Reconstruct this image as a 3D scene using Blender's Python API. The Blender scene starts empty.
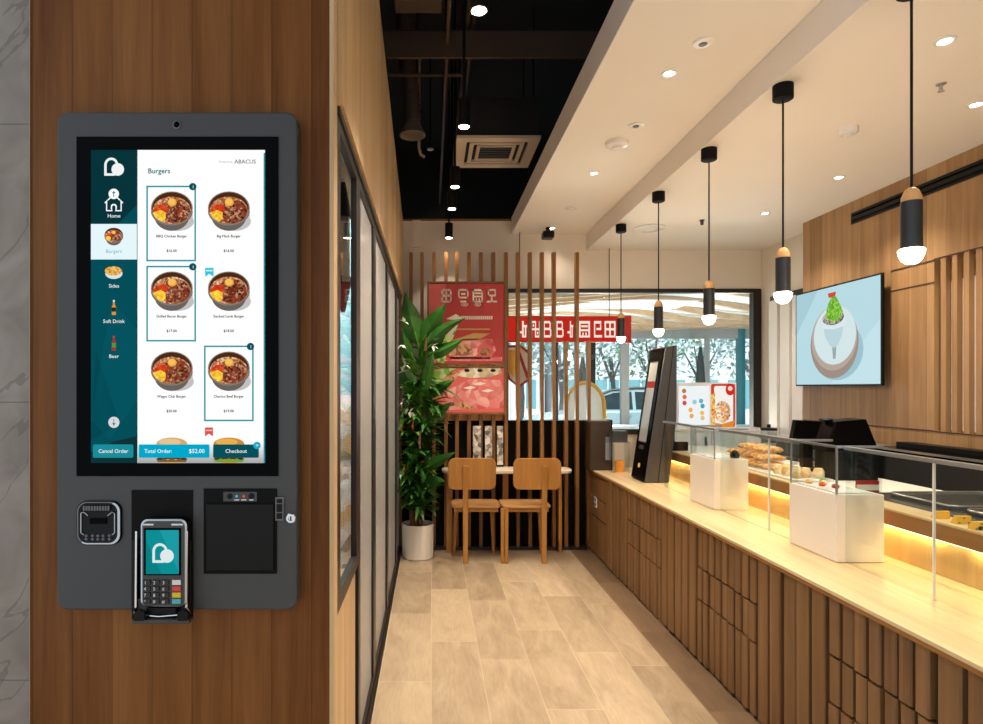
import bpy, bmesh, math, random
from mathutils import Vector, Matrix, Euler
random.seed(7)
S = bpy.context.scene
COL = S.collection
F = 619.0; VX = 431.0; VY = 388.0; CH = 1.5      # focal length in pixels, vanishing point, camera height
PI = math.pi

def at(px, py, Y): return Vector(((px-VX)*Y/F, Y, CH-(py-VY)*Y/F))
def YatX(px, X): return F*X/(px-VX)

# ------------------------------------------------------------------ materials
def lin(c):
    if isinstance(c, str):
        c = c.lstrip('#'); c = [int(c[i:i+2], 16)/255 for i in (0, 2, 4)]
    return tuple((x/12.92 if x <= .04045 else ((x+.055)/1.055)**2.4) for x in c)
MATS = {}
def newmat(name):
    m = bpy.data.materials.new(name); m.use_nodes = True
    nt = m.node_tree; nt.nodes.clear()
    out = nt.nodes.new('ShaderNodeOutputMaterial')
    MATS[name] = m
    return m, nt, out
def L(nt, a, b): nt.links.new(a, b)
def plain(name, c, rough=.5, metal=0, spec=.5, noise=0, bump=0, scale=60):
    m, nt, out = newmat(name)
    b = nt.nodes.new('ShaderNodeBsdfPrincipled'); L(nt, b.outputs[0], out.inputs[0])
    col = lin(c)
    b.inputs['Base Color'].default_value = (*col, 1); b.inputs['Roughness'].default_value = rough
    b.inputs['Metallic'].default_value = metal; b.inputs['Specular IOR Level'].default_value = spec
    if noise or bump:
        g = nt.nodes.new('ShaderNodeNewGeometry')
        n = nt.nodes.new('ShaderNodeTexNoise'); n.inputs['Scale'].default_value = scale; n.inputs['Detail'].default_value = 4
        L(nt, g.outputs['Position'], n.inputs['Vector'])
        if noise:
            mx = nt.nodes.new('ShaderNodeMix'); mx.data_type = 'RGBA'
            mx.inputs[6].default_value = (*[x*(1-noise) for x in col], 1)
            mx.inputs[7].default_value = (*[min(1, x*(1+noise)) for x in col], 1)
            L(nt, n.outputs[0], mx.inputs[0]); L(nt, mx.outputs[2], b.inputs['Base Color'])
        if bump:
            bp = nt.nodes.new('ShaderNodeBump'); bp.inputs['Strength'].default_value = bump; bp.inputs['Distance'].default_value = .002
            L(nt, n.outputs[0], bp.inputs['Height']); L(nt, bp.outputs[0], b.inputs['Normal'])
    return m
def emit(name, c, s=1.0):
    m, nt, out = newmat(name)
    e = nt.nodes.new('ShaderNodeEmission'); e.inputs[0].default_value = (*lin(c), 1); e.inputs[1].default_value = s
    L(nt, e.outputs[0], out.inputs[0]); return m
def math_(nt, op, a, b=None):
    n = nt.nodes.new('ShaderNodeMath'); n.operation = op
    for i, v in enumerate((a, b)):
        if v is None: continue
        if isinstance(v, (int, float)): n.inputs[i].default_value = v
        else: L(nt, v, n.inputs[i])
    return n.outputs[0]
def wood(name, dark, light, grain='Z', across='X', plank=0, rough=.45, fine=90, tone=.5, seam=True, spec=.3):
    """long grain along one axis, optional boards of different tone across another"""
    m, nt, out = newmat(name)
    b = nt.nodes.new('ShaderNodeBsdfPrincipled'); L(nt, b.outputs[0], out.inputs[0])
    b.inputs['Roughness'].default_value = rough; b.inputs['Specular IOR Level'].default_value = spec
    g = nt.nodes.new('ShaderNodeNewGeometry'); sp = nt.nodes.new('ShaderNodeSeparateXYZ'); L(nt, g.outputs['Position'], sp.inputs[0])
    ax = {'X': sp.outputs[0], 'Y': sp.outputs[1], 'Z': sp.outputs[2]}
    def stretched(s_across, s_along, detail, off=None):
        cb = nt.nodes.new('ShaderNodeCombineXYZ')
        for i, k in enumerate('XYZ'):
            v = math_(nt, 'MULTIPLY', ax[k], s_along if k == grain else s_across)
            if off is not None and k == grain: v = math_(nt, 'ADD', v, off)
            L(nt, v, cb.inputs[i])
        n = nt.nodes.new('ShaderNodeTexNoise'); n.inputs['Scale'].default_value = 1; n.inputs['Detail'].default_value = detail
        n.inputs['Roughness'].default_value = .6; n.inputs['Distortion'].default_value = .3
        L(nt, cb.outputs[0], n.inputs['Vector']); return n.outputs[0]
    off = None; tonev = None
    if plank:
        q = math_(nt, 'FLOOR', math_(nt, 'DIVIDE', ax[across], plank))
        wn = nt.nodes.new('ShaderNodeTexWhiteNoise'); wn.noise_dimensions = '1D'; L(nt, q, wn.inputs['W'])
        tonev = wn.outputs['Value']; off = math_(nt, 'MULTIPLY', tonev, 37.0)
    n1 = stretched(fine*.22, .9, 5, off); n2 = stretched(fine*1.6, 5, 3, off)
    v = math_(nt, 'ADD', math_(nt, 'MULTIPLY', n1, .75), math_(nt, 'MULTIPLY', n2, .25))
    if tonev is not None:
        v = math_(nt, 'ADD', v, math_(nt, 'MULTIPLY', math_(nt, 'SUBTRACT', tonev, .5), tone))
    r = nt.nodes.new('ShaderNodeValToRGB')
    r.color_ramp.elements[0].position = .25; r.color_ramp.elements[0].color = (*lin(dark), 1)
    r.color_ramp.elements[1].position = .78; r.color_ramp.elements[1].color = (*lin(light), 1)
    L(nt, v, r.inputs[0]); col = r.outputs[0]
    if plank and seam:
        fr = math_(nt, 'FRACT', math_(nt, 'DIVIDE', ax[across], plank))
        ln = math_(nt, 'LESS_THAN', fr, .003/plank)
        mx = nt.nodes.new('ShaderNodeMix'); mx.data_type = 'RGBA'
        L(nt, math_(nt, 'MULTIPLY', ln, .45), mx.inputs[0]); L(nt, col, mx.inputs[6]); mx.inputs[7].default_value = (*[x*.35 for x in lin(dark)], 1)
        col = mx.outputs[2]
    L(nt, col, b.inputs['Base Color'])
    bp = nt.nodes.new('ShaderNodeBump'); bp.inputs['Strength'].default_value = .12; bp.inputs['Distance'].default_value = .002
    L(nt, n2, bp.inputs['Height']); L(nt, bp.outputs[0], b.inputs['Normal'])
    return m
def floortile(name, dark, light, w=.268, ln=.95, x0=0.0, grout='#d9c7a8'):
    m, nt, out = newmat(name)
    b = nt.nodes.new('ShaderNodeBsdfPrincipled'); L(nt, b.outputs[0], out.inputs[0])
    b.inputs['Roughness'].default_value = .42; b.inputs['Specular IOR Level'].default_value = .4
    g = nt.nodes.new('ShaderNodeNewGeometry'); sp = nt.nodes.new('ShaderNodeSeparateXYZ'); L(nt, g.outputs['Position'], sp.inputs[0])
    u = math_(nt, 'DIVIDE', math_(nt, 'ADD', sp.outputs[0], x0), w); cu = math_(nt, 'FLOOR', u)
    wn = nt.nodes.new('ShaderNodeTexWhiteNoise'); wn.noise_dimensions = '1D'; L(nt, cu, wn.inputs['W'])
    v = math_(nt, 'ADD', math_(nt, 'DIVIDE', sp.outputs[1], ln), math_(nt, 'ADD', math_(nt, 'MULTIPLY', cu, .37), math_(nt, 'MULTIPLY', wn.outputs['Value'], .25)))
    cv = math_(nt, 'FLOOR', v)
    cb = nt.nodes.new('ShaderNodeCombineXYZ'); L(nt, cu, cb.inputs[0]); L(nt, cv, cb.inputs[1])
    wt = nt.nodes.new('ShaderNodeTexWhiteNoise'); wt.noise_dimensions = '2D'; L(nt, cb.outputs[0], wt.inputs['Vector'])
    c2 = nt.nodes.new('ShaderNodeCombineXYZ')
    L(nt, math_(nt, 'MULTIPLY', sp.outputs[0], 7.0), c2.inputs[0])
    L(nt, math_(nt, 'ADD', math_(nt, 'MULTIPLY', sp.outputs[1], 2.2), math_(nt, 'MULTIPLY', wt.outputs['Value'], 31.0)), c2.inputs[1])
    n = nt.nodes.new('ShaderNodeTexNoise'); n.inputs['Scale'].default_value = 1; n.inputs['Detail'].default_value = 7; n.inputs['Roughness'].default_value = .62; n.inputs['Distortion'].default_value = .8
    L(nt, c2.outputs[0], n.inputs['Vector'])
    c3 = nt.nodes.new('ShaderNodeCombineXYZ')
    L(nt, math_(nt, 'MULTIPLY', sp.outputs[0], 90.0), c3.inputs[0]); L(nt, math_(nt, 'MULTIPLY', sp.outputs[1], 9.0), c3.inputs[1])
    n2 = nt.nodes.new('ShaderNodeTexNoise'); n2.inputs['Scale'].default_value = 1; n2.inputs['Detail'].default_value = 3
    L(nt, c3.outputs[0], n2.inputs['Vector'])
    val = math_(nt, 'ADD', math_(nt, 'ADD', math_(nt, 'MULTIPLY', n.outputs[0], .62), math_(nt, 'MULTIPLY', n2.outputs[0], .22)), math_(nt, 'MULTIPLY', math_(nt, 'SUBTRACT', wt.outputs['Value'], .35), .22))
    r = nt.nodes.new('ShaderNodeValToRGB')
    r.color_ramp.elements[0].position = .25; r.color_ramp.elements[0].color = (*lin(dark), 1)
    r.color_ramp.elements[1].position = .7; r.color_ramp.elements[1].color = (*lin(light), 1)
    L(nt, val, r.inputs[0])
    e1 = math_(nt, 'LESS_THAN', math_(nt, 'FRACT', u), .0045/w); e2 = math_(nt, 'LESS_THAN', math_(nt, 'FRACT', v), .006/ln)
    mx = nt.nodes.new('ShaderNodeMix'); mx.data_type = 'RGBA'
    L(nt, math_(nt, 'MULTIPLY', math_(nt, 'MAXIMUM', e1, e2), .45), mx.inputs[0]); L(nt, r.outputs[0], mx.inputs[6]); mx.inputs[7].default_value = (*lin(grout), 1)
    L(nt, mx.outputs[2], b.inputs['Base Color'])
    return m
def stone(name):
    m, nt, out = newmat(name)
    b = nt.nodes.new('ShaderNodeBsdfPrincipled'); L(nt, b.outputs[0], out.inputs[0]); b.inputs['Roughness'].default_value = .55
    g = nt.nodes.new('ShaderNodeNewGeometry'); sp = nt.nodes.new('ShaderNodeSeparateXYZ'); L(nt, g.outputs['Position'], sp.inputs[0])
    n = nt.nodes.new('ShaderNodeTexNoise'); n.inputs['Scale'].default_value = 5; n.inputs['Detail'].default_value = 8; n.inputs['Distortion'].default_value = 1.2
    L(nt, g.outputs['Position'], n.inputs['Vector'])
    r = nt.nodes.new('ShaderNodeValToRGB'); r.color_ramp.elements[0].position = .3; r.color_ramp.elements[0].color = (*lin('#7a6f64'), 1)
    r.color_ramp.elements[1].position = .7; r.color_ramp.elements[1].color = (*lin('#9a8f83'), 1); L(nt, n.outputs[0], r.inputs[0])
    # veins
    n3 = nt.nodes.new('ShaderNodeTexNoise'); n3.inputs['Scale'].default_value = 1.1; n3.inputs['Detail'].default_value = 5; n3.inputs['Distortion'].default_value = .6
    cb = nt.nodes.new('ShaderNodeCombineXYZ'); L(nt, math_(nt, 'MULTIPLY', math_(nt, 'SUBTRACT', sp.outputs[2], math_(nt, 'MULTIPLY', sp.outputs[0], 1.1)), 2.4), cb.inputs[0]); L(nt, math_(nt, 'MULTIPLY', math_(nt, 'ADD', sp.outputs[2], sp.outputs[0]), .5), cb.inputs[1])
    L(nt, cb.outputs[0], n3.inputs['Vector'])
    vein = math_(nt, 'MULTIPLY', math_(nt, 'LESS_THAN', math_(nt, 'ABSOLUTE', math_(nt, 'SUBTRACT', n3.outputs[0], .5)), .006), .4)
    j = math_(nt, 'MULTIPLY', math_(nt, 'LESS_THAN', math_(nt, 'FRACT', math_(nt, 'DIVIDE', math_(nt, 'SUBTRACT', sp.outputs[2], 1.455), .84)), .005), .6)
    mx = nt.nodes.new('ShaderNodeMix'); mx.data_type = 'RGBA'; L(nt, math_(nt, 'MAXIMUM', vein, j), mx.inputs[0]); L(nt, r.outputs[0], mx.inputs[6]); mx.inputs[7].default_value = (*lin('#4c443c'), 1)
    L(nt, mx.outputs[2], b.inputs['Base Color']); return m
def glass(name, tint='#ffffff', f0=.06, rough=0.0, dens=1.0):
    """thin architectural glass: clear transmission plus a fresnel reflection"""
    m, nt, out = newmat(name)
    t = nt.nodes.new('ShaderNodeBsdfTransparent'); t.inputs[0].default_value = (*lin(tint), 1)
    gl = nt.nodes.new('ShaderNodeBsdfGlossy'); gl.inputs['Roughness'].default_value = rough
    lw = nt.nodes.new('ShaderNodeLayerWeight'); lw.inputs[0].default_value = .5
    fac = math_(nt, 'ADD', math_(nt, 'MULTIPLY', math_(nt, 'POWER', lw.outputs['Facing'], 5.0), .9*dens), .035)
    mx = nt.nodes.new('ShaderNodeMixShader'); L(nt, fac, mx.inputs[0])
    L(nt, t.outputs[0], mx.inputs[1]); L(nt, gl.outputs[0], mx.inputs[2]); L(nt, mx.outputs[0], out.inputs[0]); return m
def patch(name, cols, scale=40, emission=None, rough=.5):
    """small coloured flecks (cooked food, leaves, printed pictures)"""
    m, nt, out = newmat(name)
    g = nt.nodes.new('ShaderNodeNewGeometry')
    n = nt.nodes.new('ShaderNodeTexNoise'); n.inputs['Scale'].default_value = scale*.6; n.inputs['Detail'].default_value = 3
    v = nt.nodes.new('ShaderNodeTexVoronoi'); v.inputs['Scale'].default_value = scale
    L(nt, g.outputs['Position'], n.inputs['Vector']); L(nt, g.outputs['Position'], v.inputs['Vector'])
    sep = nt.nodes.new('ShaderNodeSeparateColor'); L(nt, v.outputs['Color'], sep.inputs[0])
    f = math_(nt, 'ADD', math_(nt, 'MULTIPLY', sep.outputs[0], .75), math_(nt, 'MULTIPLY', n.outputs[0], .25))
    r = nt.nodes.new('ShaderNodeValToRGB'); r.color_ramp.interpolation = 'LINEAR'
    els = r.color_ramp.elements
    while len(els) < len(cols): els.new(.5)
    for i, c in enumerate(cols): els[i].position = .1+.8*i/(len(cols)-1); els[i].color = (*lin(c), 1)
    L(nt, f, r.inputs[0])
    if emission:
        e = nt.nodes.new('ShaderNodeEmission'); e.inputs[1].default_value = emission; L(nt, r.outputs[0], e.inputs[0]); L(nt, e.outputs[0], out.inputs[0])
    else:
        b = nt.nodes.new('ShaderNodeBsdfPrincipled'); b.inputs['Roughness'].default_value = rough; L(nt, r.outputs[0], b.inputs['Base Color']); L(nt, b.outputs[0], out.inputs[0])
    return m

# ------------------------------------------------------------------ mesh builder
class MB:
    def __init__(s): s.v = []; s.f = []; s.m = []; s.sm = []; s.mats = []
    def mi(s, m):
        if m not in s.mats: s.mats.append(m)
        return s.mats.index(m)
    def add(s, vs, fs, m, smooth=False):
        o = len(s.v); i = s.mi(m); s.v += [Vector(p) for p in vs]
        for f in fs: s.f.append([o+k for k in f]); s.m.append(i); s.sm.append(smooth)
        return s
    def box(s, x0, x1, y0, y1, z0, z1, m):
        vs = [(x, y, z) for x in (x0, x1) for y in (y0, y1) for z in (z0, z1)]
        return s.add(vs, [(0, 1, 3, 2), (4, 6, 7, 5), (0, 4, 5, 1), (2, 3, 7, 6), (0, 2, 6, 4), (1, 5, 7, 3)], m)
    def poly(s, pts, m): return s.add(pts, [list(range(len(pts)))], m)
    def prism(s, pts, axis, a, b, m, smooth=False):
        """2D outline extruded along an axis: X takes (y,z), Y takes (x,z), Z takes (x,y)"""
        def P(p, t): return {'X': (t, p[0], p[1]), 'Y': (p[0], t, p[1]), 'Z': (p[0], p[1], t)}[axis]
        n = len(pts)
        s.add([P(p, a) for p in pts]+[P(p, b) for p in pts], [list(range(n))[::-1], list(range(n, 2*n))], m)
        o = len(s.v)-2*n; i = s.mi(m)
        for k in range(n):
            s.f.append([o+k, o+(k+1) % n, o+n+(k+1) % n, o+n+k]); s.m.append(i); s.sm.append(smooth)
        return s
    def loft(s, rings, m, smooth=True, caps=True, close=True):
        n = len(rings[0]); vs = [p for r in rings for p in r]; fs = []
        for a in range(len(rings)-1):
            for k in range(n if close else n-1):
                fs.append((a*n+k, a*n+(k+1) % n, (a+1)*n+(k+1) % n, (a+1)*n+k))
        s.add(vs, fs, m, smooth)
        if caps:
            o = len(s.v)-len(vs); i = s.mi(m)
            s.f.append([o+k for k in range(n)][::-1]); s.f.append([o+len(vs)-n+k for k in range(n)]); s.m += [i, i]; s.sm += [False, False]
        return s
    def tube(s, pts, r, m, n=8, smooth=True):
        pts = [Vector(p) for p in pts]; rings = []
        for k, p in enumerate(pts):
            d = (pts[min(k+1, len(pts)-1)]-pts[max(k-1, 0)]).normalized()
            u = d.cross(Vector((0, 0, 1)) if abs(d.z) < .9 else Vector((1, 0, 0))).normalized(); w = d.cross(u)
            rr = r[k] if isinstance(r, (list, tuple)) else r
            rings.append([p+(u*math.cos(2*PI*j/n)+w*math.sin(2*PI*j/n))*rr for j in range(n)])
        return s.loft(rings, m, smooth)
    def cyl(s, a, b, r, m, n=20, r1=None): return s.tube([a, b], [r, r if r1 is None else r1], m, n)
    def lathe(s, prof, c, m, n=28, smooth=True, caps=True):
        c = Vector(c)
        return s.loft([[c+Vector((r*math.cos(2*PI*j/n), r*math.sin(2*PI*j/n), z)) for j in range(n)] for r, z in prof], m, smooth, caps)
    def xf(s, M, start=0):
        for k in range(start, len(s.v)): s.v[k] = M @ s.v[k]
        return s
    def build(s, name, parent=None, origin=None, bevel=0, seg=2, kind=None, label=None):
        if origin is None:
            if parent is not None: origin = ORG[parent.name]
            else:
                lo = [min(v[i] for v in s.v) for i in range(3)]; hi = [max(v[i] for v in s.v) for i in range(3)]
                origin = Vector(((lo[0]+hi[0])/2, (lo[1]+hi[1])/2, lo[2]))
        me = bpy.data.meshes.new(name)
        me.from_pydata([tuple(v-origin) for v in s.v], [], s.f)
        for m in s.mats: me.materials.append(m)
        me.polygons.foreach_set('material_index', s.m); me.polygons.foreach_set('use_smooth', s.sm)
        bm = bmesh.new(); bm.from_mesh(me); bmesh.ops.recalc_face_normals(bm, faces=bm.faces); bm.to_mesh(me); bm.free()
        if any(s.sm): me.set_sharp_from_angle(angle=math.radians(42))
        o = bpy.data.objects.new(name, me); COL.objects.link(o)
        if parent is not None: o.parent = parent
        else: o.location = origin
        ORG[o.name] = origin
        if bevel:
            md = o.modifiers.new('b', 'BEVEL'); md.width = bevel; md.segments = seg; md.limit_method = 'ANGLE'; md.angle_limit = math.radians(40)
        if kind: o['kind'] = kind
        if label: o['label'] = label
        return o
ORG = {}
def tag(o, label, cat, group=None):
    o['label'] = label; o['category'] = cat
    if group: o['group'] = group
    return o
def thing(name, label, cat, loc, group=None):
    o = bpy.data.objects.new(name, None); COL.objects.link(o); o.location = loc; o.empty_display_size = .1
    ORG[o.name] = Vector(loc); return tag(o, label, cat, group)
def copy_tree(o, parent=None):
    c = o.copy(); COL.objects.link(c); ORG[c.name] = ORG[o.name].copy()
    if parent is not None: c.parent = parent
    for ch in list(o.children): copy_tree(ch, c)
    return c
def lamp(name, kind, loc, power, col='#ffd9ad', size=.1, spot=None, blend=.6, rot=None, parent=None, sy=None):
    d = bpy.data.lights.new(name, kind); d.energy = power; d.color = lin(col)
    if kind == 'AREA':
        d.size = size
        if sy: d.shape = 'RECTANGLE'; d.size_y = sy
    else: d.shadow_soft_size = size
    if kind == 'SPOT': d.spot_size = math.radians(spot); d.spot_blend = blend
    o = bpy.data.objects.new(name, d); COL.objects.link(o)
    if parent is not None: o.parent = parent; o.location = Vector(loc)-ORG[parent.name]
    else: o.location = loc
    if rot: o.rotation_euler = rot
    return o
def rrect(x0, x1, z0, z1, r, n=6):
    pts = []
    for cx, cz, a in ((x1-r, z1-r, 0), (x0+r, z1-r, 90), (x0+r, z0+r, 180), (x1-r, z0+r, 270)):
        for k in range(n+1):
            t = math.radians(a+90*k/n); pts.append((cx+r*math.cos(t), cz+r*math.sin(t)))
    return pts
def ell(cx, cz, a, b, n=28, t0=0, t1=360): return [(cx+a*math.cos(math.radians(t0+(t1-t0)*k/n)), cz+b*math.sin(math.radians(t0+(t1-t0)*k/n))) for k in range(n if t1-t0 >= 360 else n+1)]
TXT = {}
def text_mesh(body, bold=0.0):
    """outline of a line of text, height 1 = capital height, origin at the left baseline"""
    k = (body, bold)
    if k not in TXT:
        c = bpy.data.curves.new('t', 'FONT'); c.body = body; c.size = 1; c.offset = bold; c.resolution_u = 2
        o = bpy.data.objects.new('t', c); COL.objects.link(o); bpy.context.view_layer.update()
        me = bpy.data.meshes.new_from_object(o.evaluated_get(bpy.context.evaluated_depsgraph_get()))
        vs = [(v.co.x/.7, v.co.y/.7) for v in me.vertices]; fs = [list(p.vertices) for p in me.polygons]
        bpy.data.objects.remove(o); bpy.data.curves.remove(c); bpy.data.meshes.remove(me)
        TXT[k] = (vs, fs)
    return TXT[k]
def pseudo(k):
    """stroke layouts of the square block characters: bars (x0,x1,z0,z1) in a unit cell"""
    G = {
     'A': [(0,.14,0,1),(.86,1,0,1),(0,1,.86,1),(0,1,.43,.57),(.43,.57,0,1),(0,1,0,.12)],
     'B': [(0,.15,0,1),(.15,.8,.86,1),(.75,.9,.55,.92),(.15,.85,.45,.59),(.82,1,.08,.5),(.15,.88,0,.14)],
     'C': [(.0,1,.84,1),(.0,.15,.5,1),(.85,1,.5,1),(.2,.8,.62,.74),(.0,.15,0,.38),(.85,1,0,.38),(.0,1,.38,.5),(.3,.42,.08,.3),(.58,.7,.08,.3),(0,1,0,.12)],
     'D': [(.0,.15,0,1),(0,.9,.84,1),(.3,.9,.45,.58),(.0,1,0,.15),(.75,.9,.45,.8)],
     'E': [(.4,.58,0,1),(.58,.95,.62,.76),(.0,.4,.25,.38),(.7,.86,0,.62),(.58,.86,0,.12)],
     'F': [(0,.12,0,1),(.44,.56,0,1),(.88,1,0,1),(0,1,.44,.56),(0,.56,.88,1),(.44,1,0,.12),(.2,.34,.66,.8),(.66,.8,.2,.34)],
     'G': [(0,.14,.3,1),(.86,1,.3,1),(0,1,.86,1),(0,1,.3,.43),(.3,.7,.56,.7),(.2,.8,0,.13)],
     'H': [(0,.14,0,1),(.86,1,0,1),(0,1,0,.14),(.43,.57,0,1),(.14,.86,.5,.62)],
     'I': [(.1,.9,.86,1),(.1,.24,.45,1),(.76,.9,.45,1),(.1,.9,.45,.58),(.43,.57,0,.45),(0,1,0,.13)],
    }
    return G[k]

# ------------------------------------------------------------------ materials used
W_PANEL = wood('wood_panel', '#603718', '#936236', 'Z', 'X', plank=.118, tone=.32, fine=70, spec=.12)
W_SIDE = wood('wood_side', '#b08c62', '#e4c596', 'Z', 'Y', plank=.3, tone=.3, fine=60)
W_WALL = wood('wood_wall', '#7f5e3c', '#b08c63', 'Z', 'Y', plank=.145, tone=.35, fine=80)
W_BOARD = wood('wood_board', '#83613f', '#ae8a62', 'Z', 'Y', fine=80)
W_FRONT = wood('wood_front', '#66482c', '#8e6a45', 'Z', 'Y', plank=.049, tone=.22, fine=80, seam=False)
W_DARK = plain('wood_groove', '#35200f', .7)
W_TOP = wood('wood_top', '#b69a6e', '#e2cca4', 'Y', 'X', plank=.21, tone=.12, fine=80, seam=False, rough=.3)
W_RISER = wood('wood_riser', '#b08c52', '#d6b67c', 'Z', 'Y', fine=70)
W_LIP = wood('wood_lip', '#7d5024', '#a8743c', 'Y', 'Z', fine=70)
W_SLAT = wood('wood_slat', '#64411f', '#a06c35', 'Z', 'X', fine=60)
W_CHAIR = wood('wood_chair', '#96632b', '#c08a48', 'Z', 'X', fine=70, rough=.4)
W_SEAT = wood('wood_seat', '#a67543', '#d0a06a', 'X', 'Y', fine=70, rough=.4)
W_TABLE = wood('wood_table', '#d6c3a6', '#f0e4d0', 'X', 'Y', fine=70, rough=.35)
M_FLOOR = floortile('floor_tile', '#8f7b62', '#c6b092', grout='#cdbb9e')
M_BORDER = floortile('floor_border', '#65503c', '#8c7258', x0=.05, grout='#8c7458')
M_CEIL = plain('ceiling_paint', '#efe8de', .8, noise=.015, scale=3)
M_WALLP = plain('wall_paint', '#ddd2c2', .8, noise=.02, scale=3)
M_FASCIA = plain('fascia_grey', '#e6e3df', .5)
M_VOID = plain('void_black', '#0d0b0a', .8, noise=.3, scale=6)
M_BEAM = plain('void_brown', '#3c2c20', .8)
M_STONE = stone('stone_cladding')
M_BLACK = plain('black_plastic', '#0c0c0c', .4, spec=.2)
M_BLACKM = plain('black_matte', '#0e0d0e', .7, spec=.15)
M_GLOSSK = plain('black_gloss', '#040404', .15, spec=.04)
M_BRONZE = plain('bronze_frame', '#1d1714', .4, spec=.5)
M_TRACK = plain('bronze_track', '#3b2d24', .35, metal=.6)
def frosted(name, c):
    m, nt, out = newmat(name)
    t = nt.nodes.new('ShaderNodeBsdfTranslucent'); t.inputs[0].default_value = (*lin(c), 1)
    d_ = nt.nodes.new('ShaderNodeBsdfDiffuse'); d_.inputs[0].default_value = (*lin(c), 1)
    gl = nt.nodes.new('ShaderNodeBsdfGlossy'); gl.inputs['Roughness'].default_value = .18
    a = nt.nodes.new('ShaderNodeMixShader'); a.inputs[0].default_value = .45; L(nt, t.outputs[0], a.inputs[1]); L(nt, d_.outputs[0], a.inputs[2])
    lw = nt.nodes.new('ShaderNodeLayerWeight'); lw.inputs[0].default_value = .5
    b_ = nt.nodes.new('ShaderNodeMixShader'); L(nt, math_(nt, 'ADD', math_(nt, 'MULTIPLY', math_(nt, 'POWER', lw.outputs['Facing'], 5.0), .55), .03), b_.inputs[0]); L(nt, a.outputs[0], b_.inputs[1]); L(nt, gl.outputs[0], b_.inputs[2])
    L(nt, b_.outputs[0], out.inputs[0]); return m
M_FROST = frosted('frosted_glass', '#cdc9c4')
M_GREY = plain('kiosk_grey', '#464748', .5, spec=.35, noise=.06, bump=.08, scale=420)
M_GREYL = plain('kiosk_edge', '#6d6e70', .4)
M_STEEL = plain('steel', '#b9bcbe', .28, metal=.9)
M_CHROME = plain('chrome', '#d8d8d8', .15, metal=1)
M_WHITE = plain('white_gloss', '#eeebe7', .25)
M_BOXF = plain('white_satin', '#e9e2d8', .4)
M_DARKG = plain('dark_grey', '#3a3b3d', .35)
M_WELL = plain('dark_well', '#3d3c3c', .16, noise=.25, scale=5)
M_GLASS = glass('clear_glass', '#f3f8f6')
M_ACR = glass('clear_acrylic', '#f6fafa', dens=.9)
M_WIN = glass('window_glass', '#f4f9fa', dens=.6)
M_BULB = emit('bulb_glow', '#fff0d4', 14)
M_LED = emit('led_glow', '#ffe2a8', 9)
M_DL = emit('downlight_glow', '#fff4e2', 30)
M_POT = plain('pot_white', '#e8e0d6', .6)
M_SOIL = plain('soil', '#2d1f15', .95, noise=.4, scale=80)
M_LEAFD = patch('leaf_deep', ['#1c4314', '#2a5c1b', '#3a7024', '#214e18'], 6, rough=.4)
M_LEAFL = patch('leaf_fresh', ['#3c7a1e', '#5c9a2a', '#76b23a', '#4a8624'], 8, rough=.4)
M_STEM = plain('stem_brown', '#6a4526', .8, noise=.3, scale=60)
M_PETAL = plain('petal_white', '#f2efe6', .6)
M_ORANGE = plain('petal_orange', '#d9692a', .6)
M_TEAL = plain('teal_paint', '#0f6772', .45)
M_OUTW = plain('outside_white', '#e9eef0', .7)
M_CARB = plain('car_silver', '#a9c6cf', .25, metal=.2)
M_CARG = plain('car_glass', '#2a3c44', .1)
M_TYRE = plain('tyre', '#18181a', .8)
M_WRED = plain('sign_red', '#b3221a', .45)

# ------------------------------------------------------------------ the setting
HL, HR = 1.492, 1.337
ZL, ZR = CH+HL, CH+HR             # height of the two white soffits
YB = 6.0                          # back wall
GX = -.30                         # face of the glazed left wall
XW = 3.02                         # wood wall on the right
Y0 = -2.6                         # how far the shop runs on behind the viewpoint
fl = MB(); fl.box(-2.2, 1.285, Y0, 6.3, -.06, 0, M_FLOOR); fl.box(1.285, 3.4, Y0, 6.3, -.06, 0, M_BORDER)
fl.build('floor', kind='structure')
c = MB(); c.box(.785, 1.508, Y0, YB, ZL, ZL+.154, M_CEIL); c.box(1.508, 3.4, Y0, YB, ZR, ZR+.309, M_CEIL)
c.build('ceiling', kind='structure')
c = MB(); c.box(.779, .785, Y0, YB, ZL-.004, ZL+.158, M_FASCIA); c.build('trim_1', kind='structure')
ZV = 3.118
v = MB()
v.box(-2.2, 3.4, Y0, 7.2, 4.25, 4.33, M_VOID); v.box(-.5, 3.4, 7.12, 7.2, 3.2, 4.25, M_VOID); v.box(1.6, 1.66, Y0, 7.12, 3.2, 4.25, M_VOID)
v.box(-.5, -.42, 1.9, 7.12, 3.2, 4.25, M_VOID)
v.build('ceiling_void', kind='structure')
c = MB()
c.box(-.42, .779, YB, YB+.12, 2.46, ZV, M_WALLP); c.box(.779, 3.4, YB, YB+.12, 2.46, ZL+.15, M_WALLP); c.box(-.42, .70, YB, YB+.12, 0, 2.46, M_WALLP)
c.box(.70, 3.4, YB, YB+.12, 0, 1.05, M_WALLP); c.box(3.19, 3.4, YB, YB+.12, 1.05, 2.46, M_WALLP)
c.box(-.42, .779, YB-.012, YB+.12, ZV, ZV+.018, W_SLAT)
c.build('wall_back', kind='structure')
# brown tinted lower part of the back wall and pilaster lines
c = MB(); c.box(-.18, -.10, YB-.03, YB, 2.86, ZV, M_WALLP); c.build('trim_2', kind='structure')
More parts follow.
